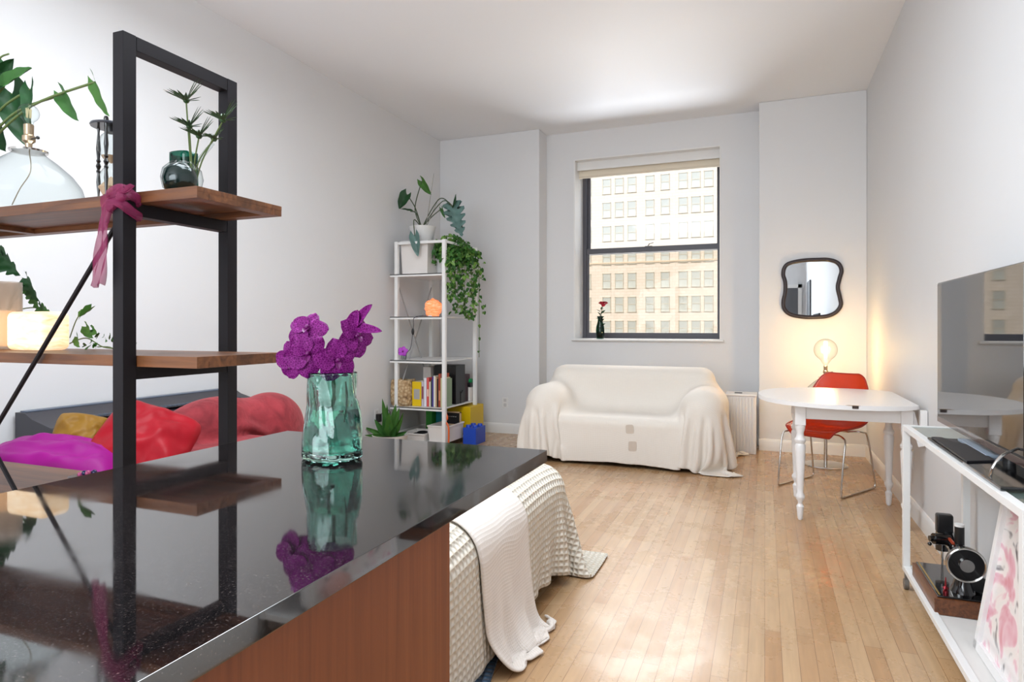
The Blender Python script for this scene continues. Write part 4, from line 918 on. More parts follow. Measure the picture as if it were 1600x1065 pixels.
# top shelf: lidded white bin with a monstera pot on it, pothos
t = bin_('white lidded storage bin on the top shelf of the white bookcase, under the monstera pot', 'binw', -3.42, -3.11, 5.60, 5.98, 1.726, 2.04)
MB().box(-3.43, -3.10, 5.59, 5.99, 2.045, 2.062, 0.006).build('lid', mat('grey_lid', '#cfcdcc', 0.4), t)
t = thing('monstera', 'monstera in a white pot on top of the white bookcase, leaves spreading on long stems', 'plant', (-3.27, 5.78, 2.063))
MB().lathe([(0, 0), (0.095, 0), (0.105, 0.01), (0.135, 0.155), (0.138, 0.16), (0.128, 0.16), (0.10, 0.03), (0, 0.03)], (-3.27, 5.78, 2.063), 36).build('pot', 'ceramic', t)
MB().lathe([(0, 0.13), (0.118, 0.13), (0.118, 0.14), (0, 0.15)], (-3.27, 5.78, 2.063), 24).build('soil', 'soil', t)
rt = Vector((-3.27, 5.76, 2.21))
for bs, tp, wd, mm_, nc, tw, mid in (((-3.43, 5.74, 2.56), (-3.525, 5.74, 2.42), 0.075, 'leafd', 0, 0.2, (-3.34, 5.75, 2.42)), ((-3.29, 5.80, 2.70), (-3.18, 5.80, 2.55), 0.055, 'leafb', 0, 0.8, (-3.36, 5.78, 2.42)),
    ((-3.40, 5.76, 2.39), (-3.50, 5.72, 2.415), 0.035, 'leafd', 0, 1.0, (-3.33, 5.76, 2.36)), ((-2.93, 5.80, 2.40), (-2.80, 5.74, 2.09), 0.13, 'leafs', 0.6, 0.15, (-3.08, 5.79, 2.50)),
    ((-3.235, 5.56, 2.10), (-3.18, 5.53, 1.89), 0.062, 'leafs', 0, 0.3, (-3.30, 5.66, 2.28)), ((-3.06, 5.80, 2.40), (-3.02, 5.80, 2.30), 0.025, 'leaf', 0, 0.8, (-3.16, 5.79, 2.33)), ((-2.93, 5.80, 2.41), (-2.90, 5.80, 2.54), 0.022, 'leafd', 0, 0.8, (-3.05, 5.79, 2.47))):
    MB().tube(spline([rt, mid, bs], 9), 0.0055, 6).build('petiole', 'stemd', t); mb = MB(); leaf(mb, bs, tp, wd*0.85, 0.12, up=(0.45, -0.85, 0.25), notch=nc, n=18 if nc else 12, twist=tw*0.9, heart=1.2); mb.build('leaf', mm_, t, sharp=0)
for p in ((-3.14, 5.78, 2.76), (-3.10, 5.8, 2.50)): MB().tube([(rt.x+0.05, rt.y, rt.z), p], [0.005, 0.0025], 6).build('stake', mat('grey_stake', '#8d8a80', 0.6), t)
t = thing('pothos', 'bushy pothos in a white pot trailing down the right side of the white bookcase', 'plant', (-3.02, 5.86, 1.726))
MB().lathe(potprof(0.09, 0.115, 0.17), (-3.04, 5.86, 1.726), 28).build('pot', 'ceramic', t)
rs = random.Random(11)
def pothos_leaf(mb, p, s_):
    a = rs.uniform(0, 6.28); d = Vector((math.cos(a)*0.7+0.25, math.sin(a)*0.7-0.35, -0.75+rs.uniform(-0.3, 0.5))).normalized()
    leaf(mb, p, Vector(p)+d*s_, s_*0.40, 0.12, up=(rs.uniform(-.4, .6), -0.8, 0.5), n=5, heart=1.0)
mbs = [MB(), MB(), MB()]
for k in range(420):
    a = rs.uniform(0, 6.28); rr = 0.23*rs.random()**0.5; p = (-2.99+rr*math.cos(a)*0.95, 5.88+rr*math.sin(a)*1.1, 2.0+0.13*rs.uniform(-1, 1)*(1-(rr/0.25)**2*0.4)-max(0, rr-0.1)*0.5)
    pothos_leaf(mbs[k % 3], p, rs.uniform(0.035, 0.062))
vines = [[(-2.9, 5.8, 2.0), (-2.86, 5.74, 1.9), (-2.86, 5.76, 1.6), (-2.87, 5.78, 1.36)], [(-2.88, 5.95, 2.0), (-2.81, 5.95, 1.92), (-2.80, 5.97, 1.6), (-2.80, 5.98, 1.30)],
         [(-2.86, 6.05, 1.98), (-2.77, 6.05, 1.9), (-2.76, 6.06, 1.4), (-2.77, 6.08, 0.88)], [(-2.95, 5.66, 1.98), (-2.88, 5.60, 1.9), (-2.865, 5.62, 1.7), (-2.87, 5.64, 1.45)], [(-2.88, 5.9, 2.0), (-2.83, 5.86, 1.9), (-2.84, 5.88, 1.5), (-2.83, 5.9, 1.31)]]
mbv = MB()
for vi, vv in enumerate(vines):
    S = spline(vv, 14); mbv.tube(S, 0.003, 5)
    for i, p in enumerate(S):
        cnt = 3 if p.z > 1.5 else (2 if vi != 2 or p.z > 1.35 else (1 if i % 4 == 0 else 0))
        for q in range(cnt): pothos_leaf(mbs[(i+q) % 3], (p.x+rs.uniform(-.05, .05)*(cnt > 1), p.y+rs.uniform(-.05, .05)*(cnt > 1), p.z+rs.uniform(-.02, .02)), rs.uniform(0.03, 0.052))
for k, (mb, mm_) in enumerate(zip(mbs, ('leaf', 'leafb', 'leafy'))): o = mb.build('foliage', mm_, t, sharp=0); o['kind'] = 'stuff'
mbv.build('vine', 'stem', t)
# second shelf: glowing orange lamp with its cord
t = thing('salt_lamp', 'small glowing orange rock lamp on the second shelf of the white bookcase', 'lamp', (-3.13, 5.75, 1.301))
MB().ball((-3.13, 5.75, 1.385), 0.085, 0.07, 0.10, 28, 0.35, 2.2).build('rock', glow_mat('lit_salt', '#ff7c3c', '#ffb08a', 0.3, 18), t, sharp=0)
MB().lathe([(0, 0), (0.06, 0), (0.06, 0.012), (0, 0.012)], (-3.13, 5.75, 1.301), 20).build('base', 'whitewood', t)
MB().tube(spline([(-3.16, 5.69, 1.31), (-3.20, 5.50, 1.29), (-3.215, 5.50, 1.2), (-3.25, 5.51, 1.0), (-3.30, 5.52, 0.94), (-3.33, 5.535, 0.872)], 8), 0.004).build('cord', mat('grey_cord', '#55525a', 0.5), t)
MB().ball((-3.222, 5.502, 1.15), 0.016, 0.012, 0.034, 12).build('cord_switch', 'black', t)
# third shelf: small purple orchid in a glass
t = thing('orchid_bloom', 'small purple orchid bloom in a tiny glass on the third shelf of the white bookcase', 'flowers', (-3.37, 5.58, 0.866))
MB().lathe([(0, 0.001), (0.024, 0.001), (0.028, 0.05), (0.026, 0.05), (0.022, 0.006), (0, 0.006)], (-3.37, 5.58, 0.866), 20).build('glass', 'glass', t)
flower((-3.37, 5.56, 0.955), (0.4, -1, 0.1), 0.05, 12, t, mat('small_orchid_petal', '#b03cc0', 0.5)); MB().tube([(-3.37, 5.58, 0.875), (-3.37, 5.57, 0.95)], 0.002).build('stem', 'stem', t)
# fourth shelf: basket, books, cups
Z4 = 0.401
t = thing('woven_basket', 'tan woven straw basket at the left end of the fourth bookcase shelf', 'basket', (-3.42, 5.60, Z4))
wm = bpy.data.materials.new('woven_straw'); wm.use_nodes = True; tt = wm.node_tree; b = tt.nodes['Principled BSDF']; tc = tt.nodes.new('ShaderNodeTexCoord'); vo = tt.nodes.new('ShaderNodeTexVoronoi'); vo.inputs['Scale'].default_value = 34
r_ = ramp(tt, [(0.0, '#dcc5a2'), (0.6, '#b4946c'), (1, '#7c6044')]); tt.links.new(tc.outputs['Object'], vo.inputs['Vector']); tt.links.new(vo.outputs[0], r_.inputs[0]); tt.links.new(r_.outputs[0], b.inputs['Base Color']); b.inputs['Roughness'].default_value = 0.85
bp = tt.nodes.new('ShaderNodeBump'); bp.inputs['Strength'].default_value = 1; bp.inputs['Distance'].default_value = 0.012; bp.invert = True; tt.links.new(vo.outputs[0], bp.inputs['Height']); tt.links.new(bp.outputs[0], b.inputs['Normal'])
mb = MB(); n = 40; P = []
for z, rr in ((0, 0.0), (0, 0.095), (0.02, 0.11), (0.12, 0.115), (0.22, 0.112), (0.262, 0.106), (0.262, 0.092), (0.03, 0.098), (0.03, 0)):
    P.append([(-3.425+rr*math.copysign(abs(math.cos(a))**0.6, math.cos(a)), 5.66+rr*math.copysign(abs(math.sin(a))**0.6, math.sin(a)), Z4+0.001+z+0.006*math.sin(3*a)*(z > 0.2)) for a in [2*math.pi*k/n for k in range(n)]])
mb.grid(P, closev=True); bmesh.ops.remove_doubles(mb.bm, verts=mb.bm.verts, dist=1e-5); mb.build('basket_wall', wm, t)
x = -3.305
def book(w_, h_, d_, col, label, y=5.63, z=Z4, spine=None, tilt=0):
    global x
    t = thing('book', label, 'book', (x+w_/2, y+d_/2, z+0.001), 0, 'books on the fourth bookcase shelf'); h_ -= 0.001
    cm = mat('book_cover', col, 0.5)
    mb = MB(); mb.box(-w_/2, w_/2, -d_/2, -d_/2+0.003, 0, h_, 0.001); mb.box(-w_/2, -w_/2+0.002, -d_/2, d_/2, 0, h_); mb.box(w_/2-0.002, w_/2, -d_/2, d_/2, 0, h_); mb.build('cover', cm, t, local=True)
    MB().box(-w_/2+0.002, w_/2-0.002, -d_/2+0.003, d_/2-0.004, 0.003, h_-0.003).build('pages', mat('paper', '#e6dfcf', 0.9), t, local=True)
    if spine: MB().box(-w_*0.32, w_*0.32, -d_/2-0.0006, -d_/2, h_*spine[1], h_*spine[2]).build('spine_label', mat('spine_label', spine[0], 0.6), t, local=True)
    x += w_+0.0015
book(0.105, 0.245, 0.20, '#e6c100', 'thick bright yellow box file with a grey label, beside the straw basket', spine=('#a9a6a4', 0.28, 0.7))
book(0.026, 0.25, 0.19, '#c9bdc4', 'thin pink and grey patterned book right of the yellow box file', spine=('#7e3340', 0.3, 0.8))
book(0.030, 0.285, 0.20, '#e4e3ea', 'white book left of the coral-spined book')
book(0.026, 0.29, 0.20, '#d95854', 'tall coral-spined book with pale lettering blocks', spine=('#f0c9b8', 0.35, 0.6))
book(0.018, 0.25, 0.18, '#e7ddc6', 'cream book right of the coral-spined book')
book(0.014, 0.27, 0.18, '#3f474c', 'thin slate-grey book among the paperbacks')
book(0.014, 0.30, 0.19, '#53439c', 'thin violet book in the middle of the row')
book(0.018, 0.31, 0.19, '#ece9e0', 'white paperback right of the violet book')
book(0.016, 0.30, 0.18, '#d5b28c', 'tan paperback left of the dark book')
book(0.016, 0.28, 0.18, '#2c1a1c', 'black-spined book beside the rust-red one')
book(0.022, 0.33, 0.19, '#a5452e', 'tall rust-red book near the front post', spine=('#d7926c', 0.2, 0.5))
book(0.016, 0.29, 0.18, '#cfc79c', 'pale olive book near the front post')
book(0.018, 0.28, 0.18, '#8aa182', 'sage green book, last of the row at the front post')
bx('storage_box', 'black box standing behind the books on the fourth bookcase shelf', 'box', 'black', -3.20, -2.95, 5.90, 6.12, Z4+0.001, 0.80)
bx('magazine_file', 'large white file box standing behind the yellow box file', 'box', 'binw', -3.31, -3.22, 5.86, 6.15, Z4+0.001, 0.78)
t = thing('pen_cup', 'black pen cup with pens and a green marker on the fourth bookcase shelf', 'cup', (-2.98, 6.02, Z4))
MB().lathe([(0, 0.001), (0.034, 0.001), (0.036, 0.12), (0.033, 0.12), (0.031, 0.008), (0, 0.008)], (-2.98, 6.02, Z4), 24).build('cup', 'black', t)
for k, c_ in enumerate(('#1f8a58', '#20242c', '#e0e0e0', '#20242c')): MB().tube([(-2.98, 6.02, Z4+0.02), (-2.995+0.02*k, 6.02+0.012*(k % 2), Z4+0.17-0.01*k)], 0.005).build('pen', mat('pen_plastic', c_, 0.4), t)
t = thing('red_bottle', 'small dark red bottle left of the black pen cup', 'bottle', (-3.0, 5.86, Z4))
MB().lathe([(0, 0.001), (0.022, 0.001), (0.024, 0.01), (0.024, 0.09), (0.010, 0.12), (0.010, 0.14), (0, 0.14)], (-3.0, 5.86, Z4), 20).build('bottle_body', mat('dark_red_glass', '#7c1f2a', 0.2), t)
MB().lathe([(0, 0.14), (0.012, 0.14), (0.012, 0.16), (0, 0.16)], (-3.0, 5.86, Z4), 16).build('bottle_cap', 'black', t)
o = MB().box(-3.10, -2.96, 6.12, 6.26, Z4+0.001, 0.69, 0.004).build('acrylic_box', thin_glass('smoky_acrylic', '#cdbfc4', haze=0.3, hazec='#b7a5ad'), None, loc=(-3.03, 6.19, Z4)); tag(o, 'translucent mauve acrylic box at the back of the fourth bookcase shelf', 'box')
bx('tape_box', 'small white box holding a black dispenser on the fourth bookcase shelf', 'box', 'binw', -2.955, -2.93, 6.20, 6.30, Z4+0.001, 0.55)
t = thing('tape_dispenser', 'black tape dispenser with a green roll on the small white box', 'tape', (-2.945, 6.25, 0.551))
MB().box(-2.965, -2.925, 6.20, 6.30, 0.551, 0.60, 0.006).build('body', 'black', t); MB().tube([(-2.96, 6.25, 0.615), (-2.93, 6.25, 0.615)], 0.026, 20).build('roll', mat('green_tape', '#1d8a50', 0.4), t)
# floor level of the bookcase
Z5 = 0.061
t = bin_('large white open bin at the front of the bottom bookcase shelf', 'binw', -3.10, -2.88, 5.58, 5.94, Z5, 0.225)
t = bin_('low white tray with dark cables on the bottom bookcase shelf beside the planter', 'binw', -3.38, -3.12, 5.55, 5.85, Z5, 0.14, name='storage_tray')
for k in range(3): tag(MB().tube(spline([(-3.30+0.05*k+0.045*math.cos(a), 5.65+0.05*math.sin(a), 0.10+0.02*k) for a in [q*0.9 for q in range(7)]], 4, True), 0.009, 6).build('cable_coil', 'black', None, loc=(-3.3+0.05*k, 5.65, 0.09)), ('leftmost black cable coil in the low white tray', 'middle black cable coil in the low white tray', 'rightmost black cable coil in the low white tray')[k], 'cable')
t = thing('letter_board', 'small wood-framed black letter board with white dots standing in the white bin', 'sign', (-3.0, 5.9, 0.2))
MB().box(-3.085, -2.905, 5.90, 5.912, 0.20, 0.315).build('board', 'black', t)
mb = MB()
for a in ((-3.095, -3.085, 0.19, 0.325), (-2.905, -2.895, 0.19, 0.325), (-3.095, -2.895, 0.315, 0.325), (-3.095, -2.895, 0.19, 0.2)): mb.box(a[0], a[1], 5.892, 5.916, a[2], a[3])
mb.build('frame', mat('pale_wood_frame', '#c8a985', 0.5), t)
mb = MB(); [mb.ball((-3.06+0.022*k, 5.898, 0.275), 0.005, seg=8) for k in range(6)]; mb.build('lettering', 'ceramic', t)
t = thing('orange_cord', 'bundle of orange extension cord hanging over the white bin', 'cord', (-2.93, 5.6, 0.2))
MB().tube(spline([(-2.93, 5.62, 0.30), (-2.90, 5.58, 0.34), (-2.92, 5.6, 0.36), (-2.95, 5.63, 0.33), (-2.90, 5.59, 0.29), (-2.88, 5.575, 0.31), (-2.91, 5.6, 0.35), (-2.93, 5.61, 0.28), (-2.885, 5.57, 0.26), (-2.86, 5.565, 0.2), (-2.862, 5.563, 0.02)], 8), 0.009).build('cord', mat('orange_rubber', '#d9622b', 0.5), t)
bx('yellow_box', 'yellow plastic box at the back of the bottom bookcase shelf', 'box', mat('yellow_plastic', '#d9b400', 0.4), -3.15, -2.86, 6.06, 6.40, Z5+0.001, 0.36, 0.01)
bx('green_box', 'green box standing on the bottom bookcase shelf', 'box', mat('green_card', '#2c8a2c', 0.5), -3.30, -3.23, 5.90, 6.1, Z5+0.001, 0.33)
bx('teal_box', 'teal box right of the green one on the bottom bookcase shelf', 'box', mat('teal_card', '#12808c', 0.5), -3.22, -3.13, 5.97, 6.15, Z5+0.001, 0.33)
t = thing('blue_brick_box', 'blue plastic box shaped like a studded toy brick beside the white bookcase', 'box', (-2.79, 5.98, 0))
bm_ = mat('blue_plastic', '#1c49b8', 0.35)
MB().box(-2.86, -2.715, 5.88, 6.12, 0, 0.17, 0.004).build('body', bm_, t)
for x_ in (-2.825, -2.75):
    for y_ in (5.94, 6.06): MB().lathe([(0, 0.17), (0.026, 0.17), (0.026, 0.192), (0.024, 0.195), (0, 0.195)], (x_, y_, 0), 20).build('stud', bm_, t)
# planter in front
t = thing('leafy_planter', 'white round planter with broad upright green leaves on the floor before the bookcase', 'plant', (-3.33, 5.26, 0))
MB().lathe([(0, 0), (0.12, 0), (0.135, 0.01), (0.168, 0.165), (0.172, 0.17), (0.162, 0.17), (0.13, 0.04), (0, 0.04)], (-3.33, 5.26, 0), 40).build('pot', 'ceramic', t)
MB().lathe([(0, 0.14), (0.155, 0.14), (0.155, 0.148), (0, 0.155)], (-3.33, 5.26, 0), 28).build('soil', 'soil', t)
for k, (dx, dy, dz, wd, tw) in enumerate(((-0.07, 0.0, 0.36, 0.035, 0.4), (0.02, -0.04, 0.24, 0.045, 0.1), (-0.03, -0.05, 0.22, 0.045, 0.5), (0.13, -0.02, 0.24, 0.03, 0.9), (0.05, 0.05, 0.27, 0.04, 0.2), (-0.10, -0.06, 0.17, 0.035, 0.2), (-0.2, -0.06, 0.09, 0.025, 0.3), (-0.16, -0.10, 0.02, 0.022, 0.2), (0.15, 0.0, 0.06, 0.03, 0.3), (0.0, 0.08, 0.3, 0.04, 0.2), (-0.04, 0.02, 0.30, 0.04, -0.3), (0.10, -0.06, 0.13, 0.03, 0.3))):
    b0 = Vector((-3.33+dx*0.25, 5.26+dy*0.3, 0.15)); mb = MB(); leaf(mb, b0, b0+Vector((dx, dy, dz)), wd, -0.05, up=(0.2, -1, 0.1), heart=0.0, fold=0.35, n=12, power=0.9, twist=tw); mb.build('leaf', ('leafb', 'leaf')[k % 3 == 2], t, sharp=0)

# ---------------------------------------------------------------- rose in a bottle on the sill
t = thing('rose_bottle', 'slim green glass bottle on the window sill holding a red rose', 'bottle', (-1.69, 6.93, WZ0))
MB().lathe([(0, 0.002), (0.04, 0.002), (0.043, 0.02), (0.047, 0.09), (0.044, 0.13), (0.028, 0.19), (0.026, 0.22), (0.036, 0.25), (0.033, 0.25), (0.023, 0.22), (0.025, 0.19), (0.04, 0.13), (0.043, 0.09), (0.038, 0.02), (0, 0.015)], (-1.69, 6.93, WZ0), 28, cap=False).build('bottle_glass', 'glassg', t, sharp=0)
t = thing('rose', 'red rose with leaves in the green bottle on the window sill', 'flower', (-1.68, 6.93, WZ0+0.02))
MB().tube(spline([(-1.69, 6.93, WZ0+0.02), (-1.685, 6.93, WZ0+0.2), (-1.665, 6.92, WZ0+0.36)], 6), 0.0035, 6).build('stem', 'stemd', t)
mb = MB(); c = Vector((-1.65, 6.91, WZ0+0.375))
for ring, (nn_, rr, tilt) in enumerate(((3, 0.018, 1.4), (5, 0.032, 1.1), (6, 0.046, 0.7), (6, 0.052, 0.35))):
    for k in range(nn_):
        a = k*2*math.pi/nn_+ring*0.7; d = Vector((math.cos(a)*math.cos(tilt), math.sin(a)*math.cos(tilt), math.sin(tilt)))
        leaf(mb, c+Vector((0, 0, -0.012)), c+d*rr*1.15, rr*0.62, -0.3, up=Vector((-math.cos(a), -math.sin(a), 0.5)), heart=0, n=6, power=0.35, fold=0.4)
mb.ball(c, 0.022, nz=0.2); mb.build('bloom', mat('rose_red', '#b3122e', 0.5), t, sharp=0)
mb = MB()
for k in range(12):
    a = k*2.4; z = WZ0+0.14+0.017*k; p = Vector((-1.685, 6.925, z)); leaf(mb, p, p+Vector((0.055*math.cos(a), 0.04*math.sin(a), 0.03+0.01*math.sin(k))), 0.013, 0.3, heart=0, n=6, twist=0.6)
mb.build('foliage', 'leafd', t, sharp=0)

# ---------------------------------------------------------------- mirror
t = thing('mirror', 'wavy-edged mirror with a thick dark frame on the right column', 'mirror', (0.41, YB, 1.56))
mo = [(150, 65), (200, 57), (250, 56), (300, 58), (335, 72), (348, 100), (341, 130), (334, 165), (342, 205), (345, 235), (325, 262), (290, 276), (240, 279), (200, 278), (150, 268), (125, 245), (122, 215), (129, 180), (129, 140), (121, 110), (128, 80)]
def mpt(x, y, k=1.0):
    X_ = 0.144+(x/2.366-50)*0.0055; Z_ = 1.843-(y/2.366-24)*0.00606; return (0.412+(X_-0.412)*k, 1.558+(Z_-1.558)*k)
S = [(p.x, p.z) for p in spline([(mpt(x, y)[0], 0, mpt(x, y)[1]) for x, y in mo], 6, True)]
T_ = Matrix(((1, 0, 0, 0), (0, 0, -1, YB-0.004), (0, 1, 0, 0), (0, 0, 0, 1)))
fm = mat('mirror_frame_dark', '#2c2226', 0.4)
MB().tube([(0.412+(a-0.412)*0.945, YB-0.022, 1.558+(z-1.558)*0.945) for a, z in S], 0.0185, 12, True).build('frame', fm, t, sharp=0)
MB().prism([(0.412+(a-0.412)*0.93, 1.558+(z-1.558)*0.93) for a, z in S], -0.0, 0.012, M_=T_).build('mirror_glass', mat('mirror_silver', '#dfe2e4', 0.01, metal=1), t)

# ---------------------------------------------------------------- white table
t = thing('white_table', 'white painted oval drop-leaf table with turned legs against the right wall', 'table', (0.45, 4.72, 0))
out = []
for k in range(97):
    a = 2*math.pi*k/96; x_ = 0.47+0.51*math.copysign(abs(math.cos(a))**0.92, math.cos(a)); y_ = 4.75+0.58*math.copysign(abs(math.sin(a))**0.88, math.sin(a))
    if x_ <= 0.835: out.append((x_, y_, k))
right = sorted([q for q in out], key=lambda q: 0)
k0 = [q[2] for q in out]; cut = next(i for i in range(1, len(k0)) if True)
pts = [(q[0], q[1]) for q in out if q[2] < 96]
ym = math.sqrt(max(0, 1))
pts = sorted(pts, key=lambda p: math.atan2(p[1]-4.75, p[0]-0.47) % (2*math.pi))
pts = [(0.837, pts[0][1]-0.03)]+pts+[(0.837, pts[-1][1]+0.03)]
MB().prism(pts, 0.716, 0.742, 0.007, seg=3).build('tabletop', 'whitewood', t, sharp=50)
mb = MB()
for a in ((0.19, 0.79, 4.345, 4.365), (0.19, 0.79, 4.925, 4.945)): mb.box(a[0], a[1], a[2], a[3], 0.63, 0.716, 0.002)
for a in ((0.19, 0.21), (0.77, 0.79)): mb.box(a[0], a[1], 4.35, 4.94, 0.63, 0.716, 0.002)
mb.build('apron', 'whitewood', t)
lp = [(0.0, 0), (0.010, 0), (0.016, 0.01), (0.019, 0.055), (0.022, 0.085), (0.013, 0.10), (0.015, 0.115), (0.026, 0.135), (0.028, 0.15), (0.018, 0.17), (0.020, 0.20), (0.030, 0.42), (0.032, 0.46), (0.024, 0.475), (0.031, 0.485), (0.033, 0.50), (0.024, 0.515), (0.020, 0.54), (0.028, 0.57), (0.030, 0.585), (0.028, 0.6), (0, 0.6)]
for x_, y_ in ((0.205, 4.36), (0.205, 4.93), (0.775, 4.36), (0.775, 4.93)):
    MB().lathe(lp, (x_, y_, 0), 24).box(x_-0.031, x_+0.031, y_-0.031, y_+0.031, 0.59, 0.716, 0.004).build('leg', 'whitewood', t)
MB().box(0.835, 0.872, 4.30, 4.34, 0.60, 0.715, 0.003).bar((0.85, 4.36, 0.5), (0.80, 4.36, 0.70), 0.03, 0.02).build('leaf_bracket', 'whitewood', t)
MB().prism([(0.437, 4.170), (0.455, 4.190), (0.49, 4.186), (0.515, 4.172), (0.50, 4.1665), (0.46, 4.1665)], 0.7422, 0.7428).build('paint_chip', mat('bare_wood_chip', '#a5835f', 0.8), t)
MB().prism([(0.468, 4.173), (0.506, 4.173), (0.502, 4.1672), (0.49, 4.1662), (0.474, 4.1667)], 0.7255, 0.7415).build('paint_chip', mat('dark_chip', '#3a2e28', 0.8), t)

# ---------------------------------------------------------------- red chair
t = thing('red_chair', 'translucent red-orange plastic shell chair on chrome sled legs behind the white table', 'chair', (0.43, 5.32, 0), R(-32))
m, tt, b = pr('red_translucent_plastic'); b.inputs['Base Color'].default_value = rgba('#ea4a22'); b.inputs['Roughness'].default_value = 0.18; b.inputs['Transmission Weight'].default_value = 0.35; b.inputs['IOR'].default_value = 1.2; b.inputs['Coat Weight'].default_value = 0.5
prof = spline([(-0.235, 0.405, 0), (-0.225, 0.44, 0), (-0.12, 0.435, 0), (0.02, 0.425, 0), (0.13, 0.435, 0), (0.19, 0.49, 0), (0.222, 0.60, 0), (0.25, 0.72, 0), (0.27, 0.80, 0), (0.277, 0.835, 0)], 5)
wid = [0.14, 0.19, 0.225, 0.238, 0.242, 0.245, 0.235, 0.20, 0.16, 0.11]
P = []
for i, p in enumerate(prof):
    q = i/5; k = min(8, int(q)); wv = wid[k]+(wid[min(9, k+1)]-wid[k])*(q-k); row = []
    curl = np.interp(q, [0, 2, 4, 5, 6, 9], [0.0, 0.035, 0.07, 0.09, 0.05, 0.005]); fw = np.interp(q, [0, 3, 4, 5, 6, 7, 9], [0, 0, 0.02, 0.07, 0.07, 0.04, 0.01])
    for s_ in range(-9, 10):
        s_ /= 9; e = abs(s_)**2.6; row.append((s_*wv, p.x-fw*e, p.y+curl*e*(1 if q < 5.5 else 0.6)))
    P.append(row)
MB().grid(P).build('seat_shell', m, t, local=True, sharp=0, mods=(('solid', 0.007), ('sub', 1)))
rim = [Vector(P[i][0]) for i in range(len(P))]+[Vector(v) for v in P[-1][1:-1]]+[Vector(P[i][-1]) for i in range(len(P)-1, -1, -1)]+[Vector(v) for v in P[0][-2:0:-1]]
MB().tube(rim, 0.006, 6, True).build('shell_rim', mat('dark_red_rim', '#b32c16', 0.3), t, local=True, sharp=0)
for s_ in (-1, 1):
    x_ = s_*0.235; xi = s_*0.15
    MB().tube(spline([(xi, -0.12, 0.418), (s_*0.21, -0.175, 0.41), (x_, -0.20, 0.38), (x_, -0.235, 0.2), (x_, -0.255, 0.03), (x_, -0.23, 0.008), (x_, -0.1, 0.008), (x_, 0.2, 0.008), (x_, 0.245, 0.02), (x_*0.99, 0.235, 0.1), (x_*0.93, 0.17, 0.38), (s_*0.2, 0.12, 0.425), (xi*0.8, 0.09, 0.42)], 6), 0.0065, 10).build('sled_leg', 'chrome', t, local=True, sharp=0)
MB().tube([(-0.15, -0.12, 0.418), (0.15, -0.12, 0.418)], 0.006).tube([(-0.12, 0.09, 0.418), (0.12, 0.09, 0.418)], 0.006).build('seat_support', 'chrome', t, local=True)

# ---------------------------------------------------------------- pedestal side table with a lit globe lamp
t = thing('pedestal_table', 'small round pedestal table with a chrome foot behind the red chair', 'table', (0.49, 6.15, 0))
MB().lathe([(0, 0), (0.175, 0), (0.177, 0.004), (0.17, 0.012), (0.02, 0.02), (0, 0.02)], (0.49, 6.15, 0), 48).build('foot', 'chrome', t)
MB().tube([(0.49, 6.15, 0.015), (0.49, 6.15, 0.50)], 0.014, 16).build('column', 'chrome', t)
MB().lathe([(0, 0.50), (0.20, 0.50), (0.205, 0.506), (0.205, 0.514), (0.20, 0.52), (0, 0.52)], (0.49, 6.15, 0), 48).build('tabletop', 'whitewood', t)
glass_lamp((0.49, 6.15, 0.52), 1.06, 'clear glass lamp with a large glowing globe bulb in the right back corner', None, True, 0.095, 1.0)
light('globe_bulb_light', 'POINT', (0.49, 6.15, 1.0), (0, 0, 0), 4.8, (1.0, 0.70, 0.33), 0.05)

# ---------------------------------------------------------------- TV console along the right wall
CX0, CX1, CY0, CY1, CZ = 0.588, 0.845, 1.92, 3.40, 0.75
t = thing('console_table', 'white metal console table with a glass top along the right wall', 'console', (0.71, 2.66, 0))
cm = 'whitemetal'; q = 0.028
for x_ in (CX0, CX1-q):
    for y_ in (CY0, CY1-q): MB().box(x_, x_+q, y_, y_+q, 0.085, CZ, 0.002).build('leg', cm, t)
MB().box(CX1-q, CX1, 2.74, 2.74+q, 0.12, CZ-q, 0.002).build('back_post', cm, t)
mb = MB()
for z, z2 in ((CZ-0.024, CZ-0.0005), (0.0855, 0.109)):
    for x_ in (CX0+0.0005, CX1-q+0.0005): mb.box(x_, x_+q-0.001, CY0+q, CY1-q, z, z2, 0.002)
    for y_ in (CY0+0.0005, CY1-q+0.0005): mb.box(CX0+q, CX1-q, y_, y_+q-0.001, z, z2, 0.002)
mb.build('frame_rails', cm, t)
MB().box(CX0+q*0.8, CX1-q*0.8, CY0+q*0.8, CY1-q*0.8, CZ-0.012, CZ-0.004).build('glass_top', mat('greenish_glass_top', '#8fa6a0', 0.04, trans=0.75, ior=1.5), t)
MB().box(CX0+0.02, CX1-0.02, CY0+0.02, CY1-0.02, 0.088, 0.1, 0.001).build('bottom_shelf', mat('white_shelf_panel', '#dedad6', 0.45), t)
for x_ in (CX0+0.014, CX1-0.014):
    for y_ in (CY0+0.014, CY1-0.014):
        MB().tube([(x_-0.009, y_, 0.024), (x_+0.009, y_, 0.024)], 0.024, 20).box(x_-0.006, x_+0.006, y_-0.01, y_+0.01, 0.03, 0.09).build('caster', mat('caster_grey', '#6b6660', 0.4), t)
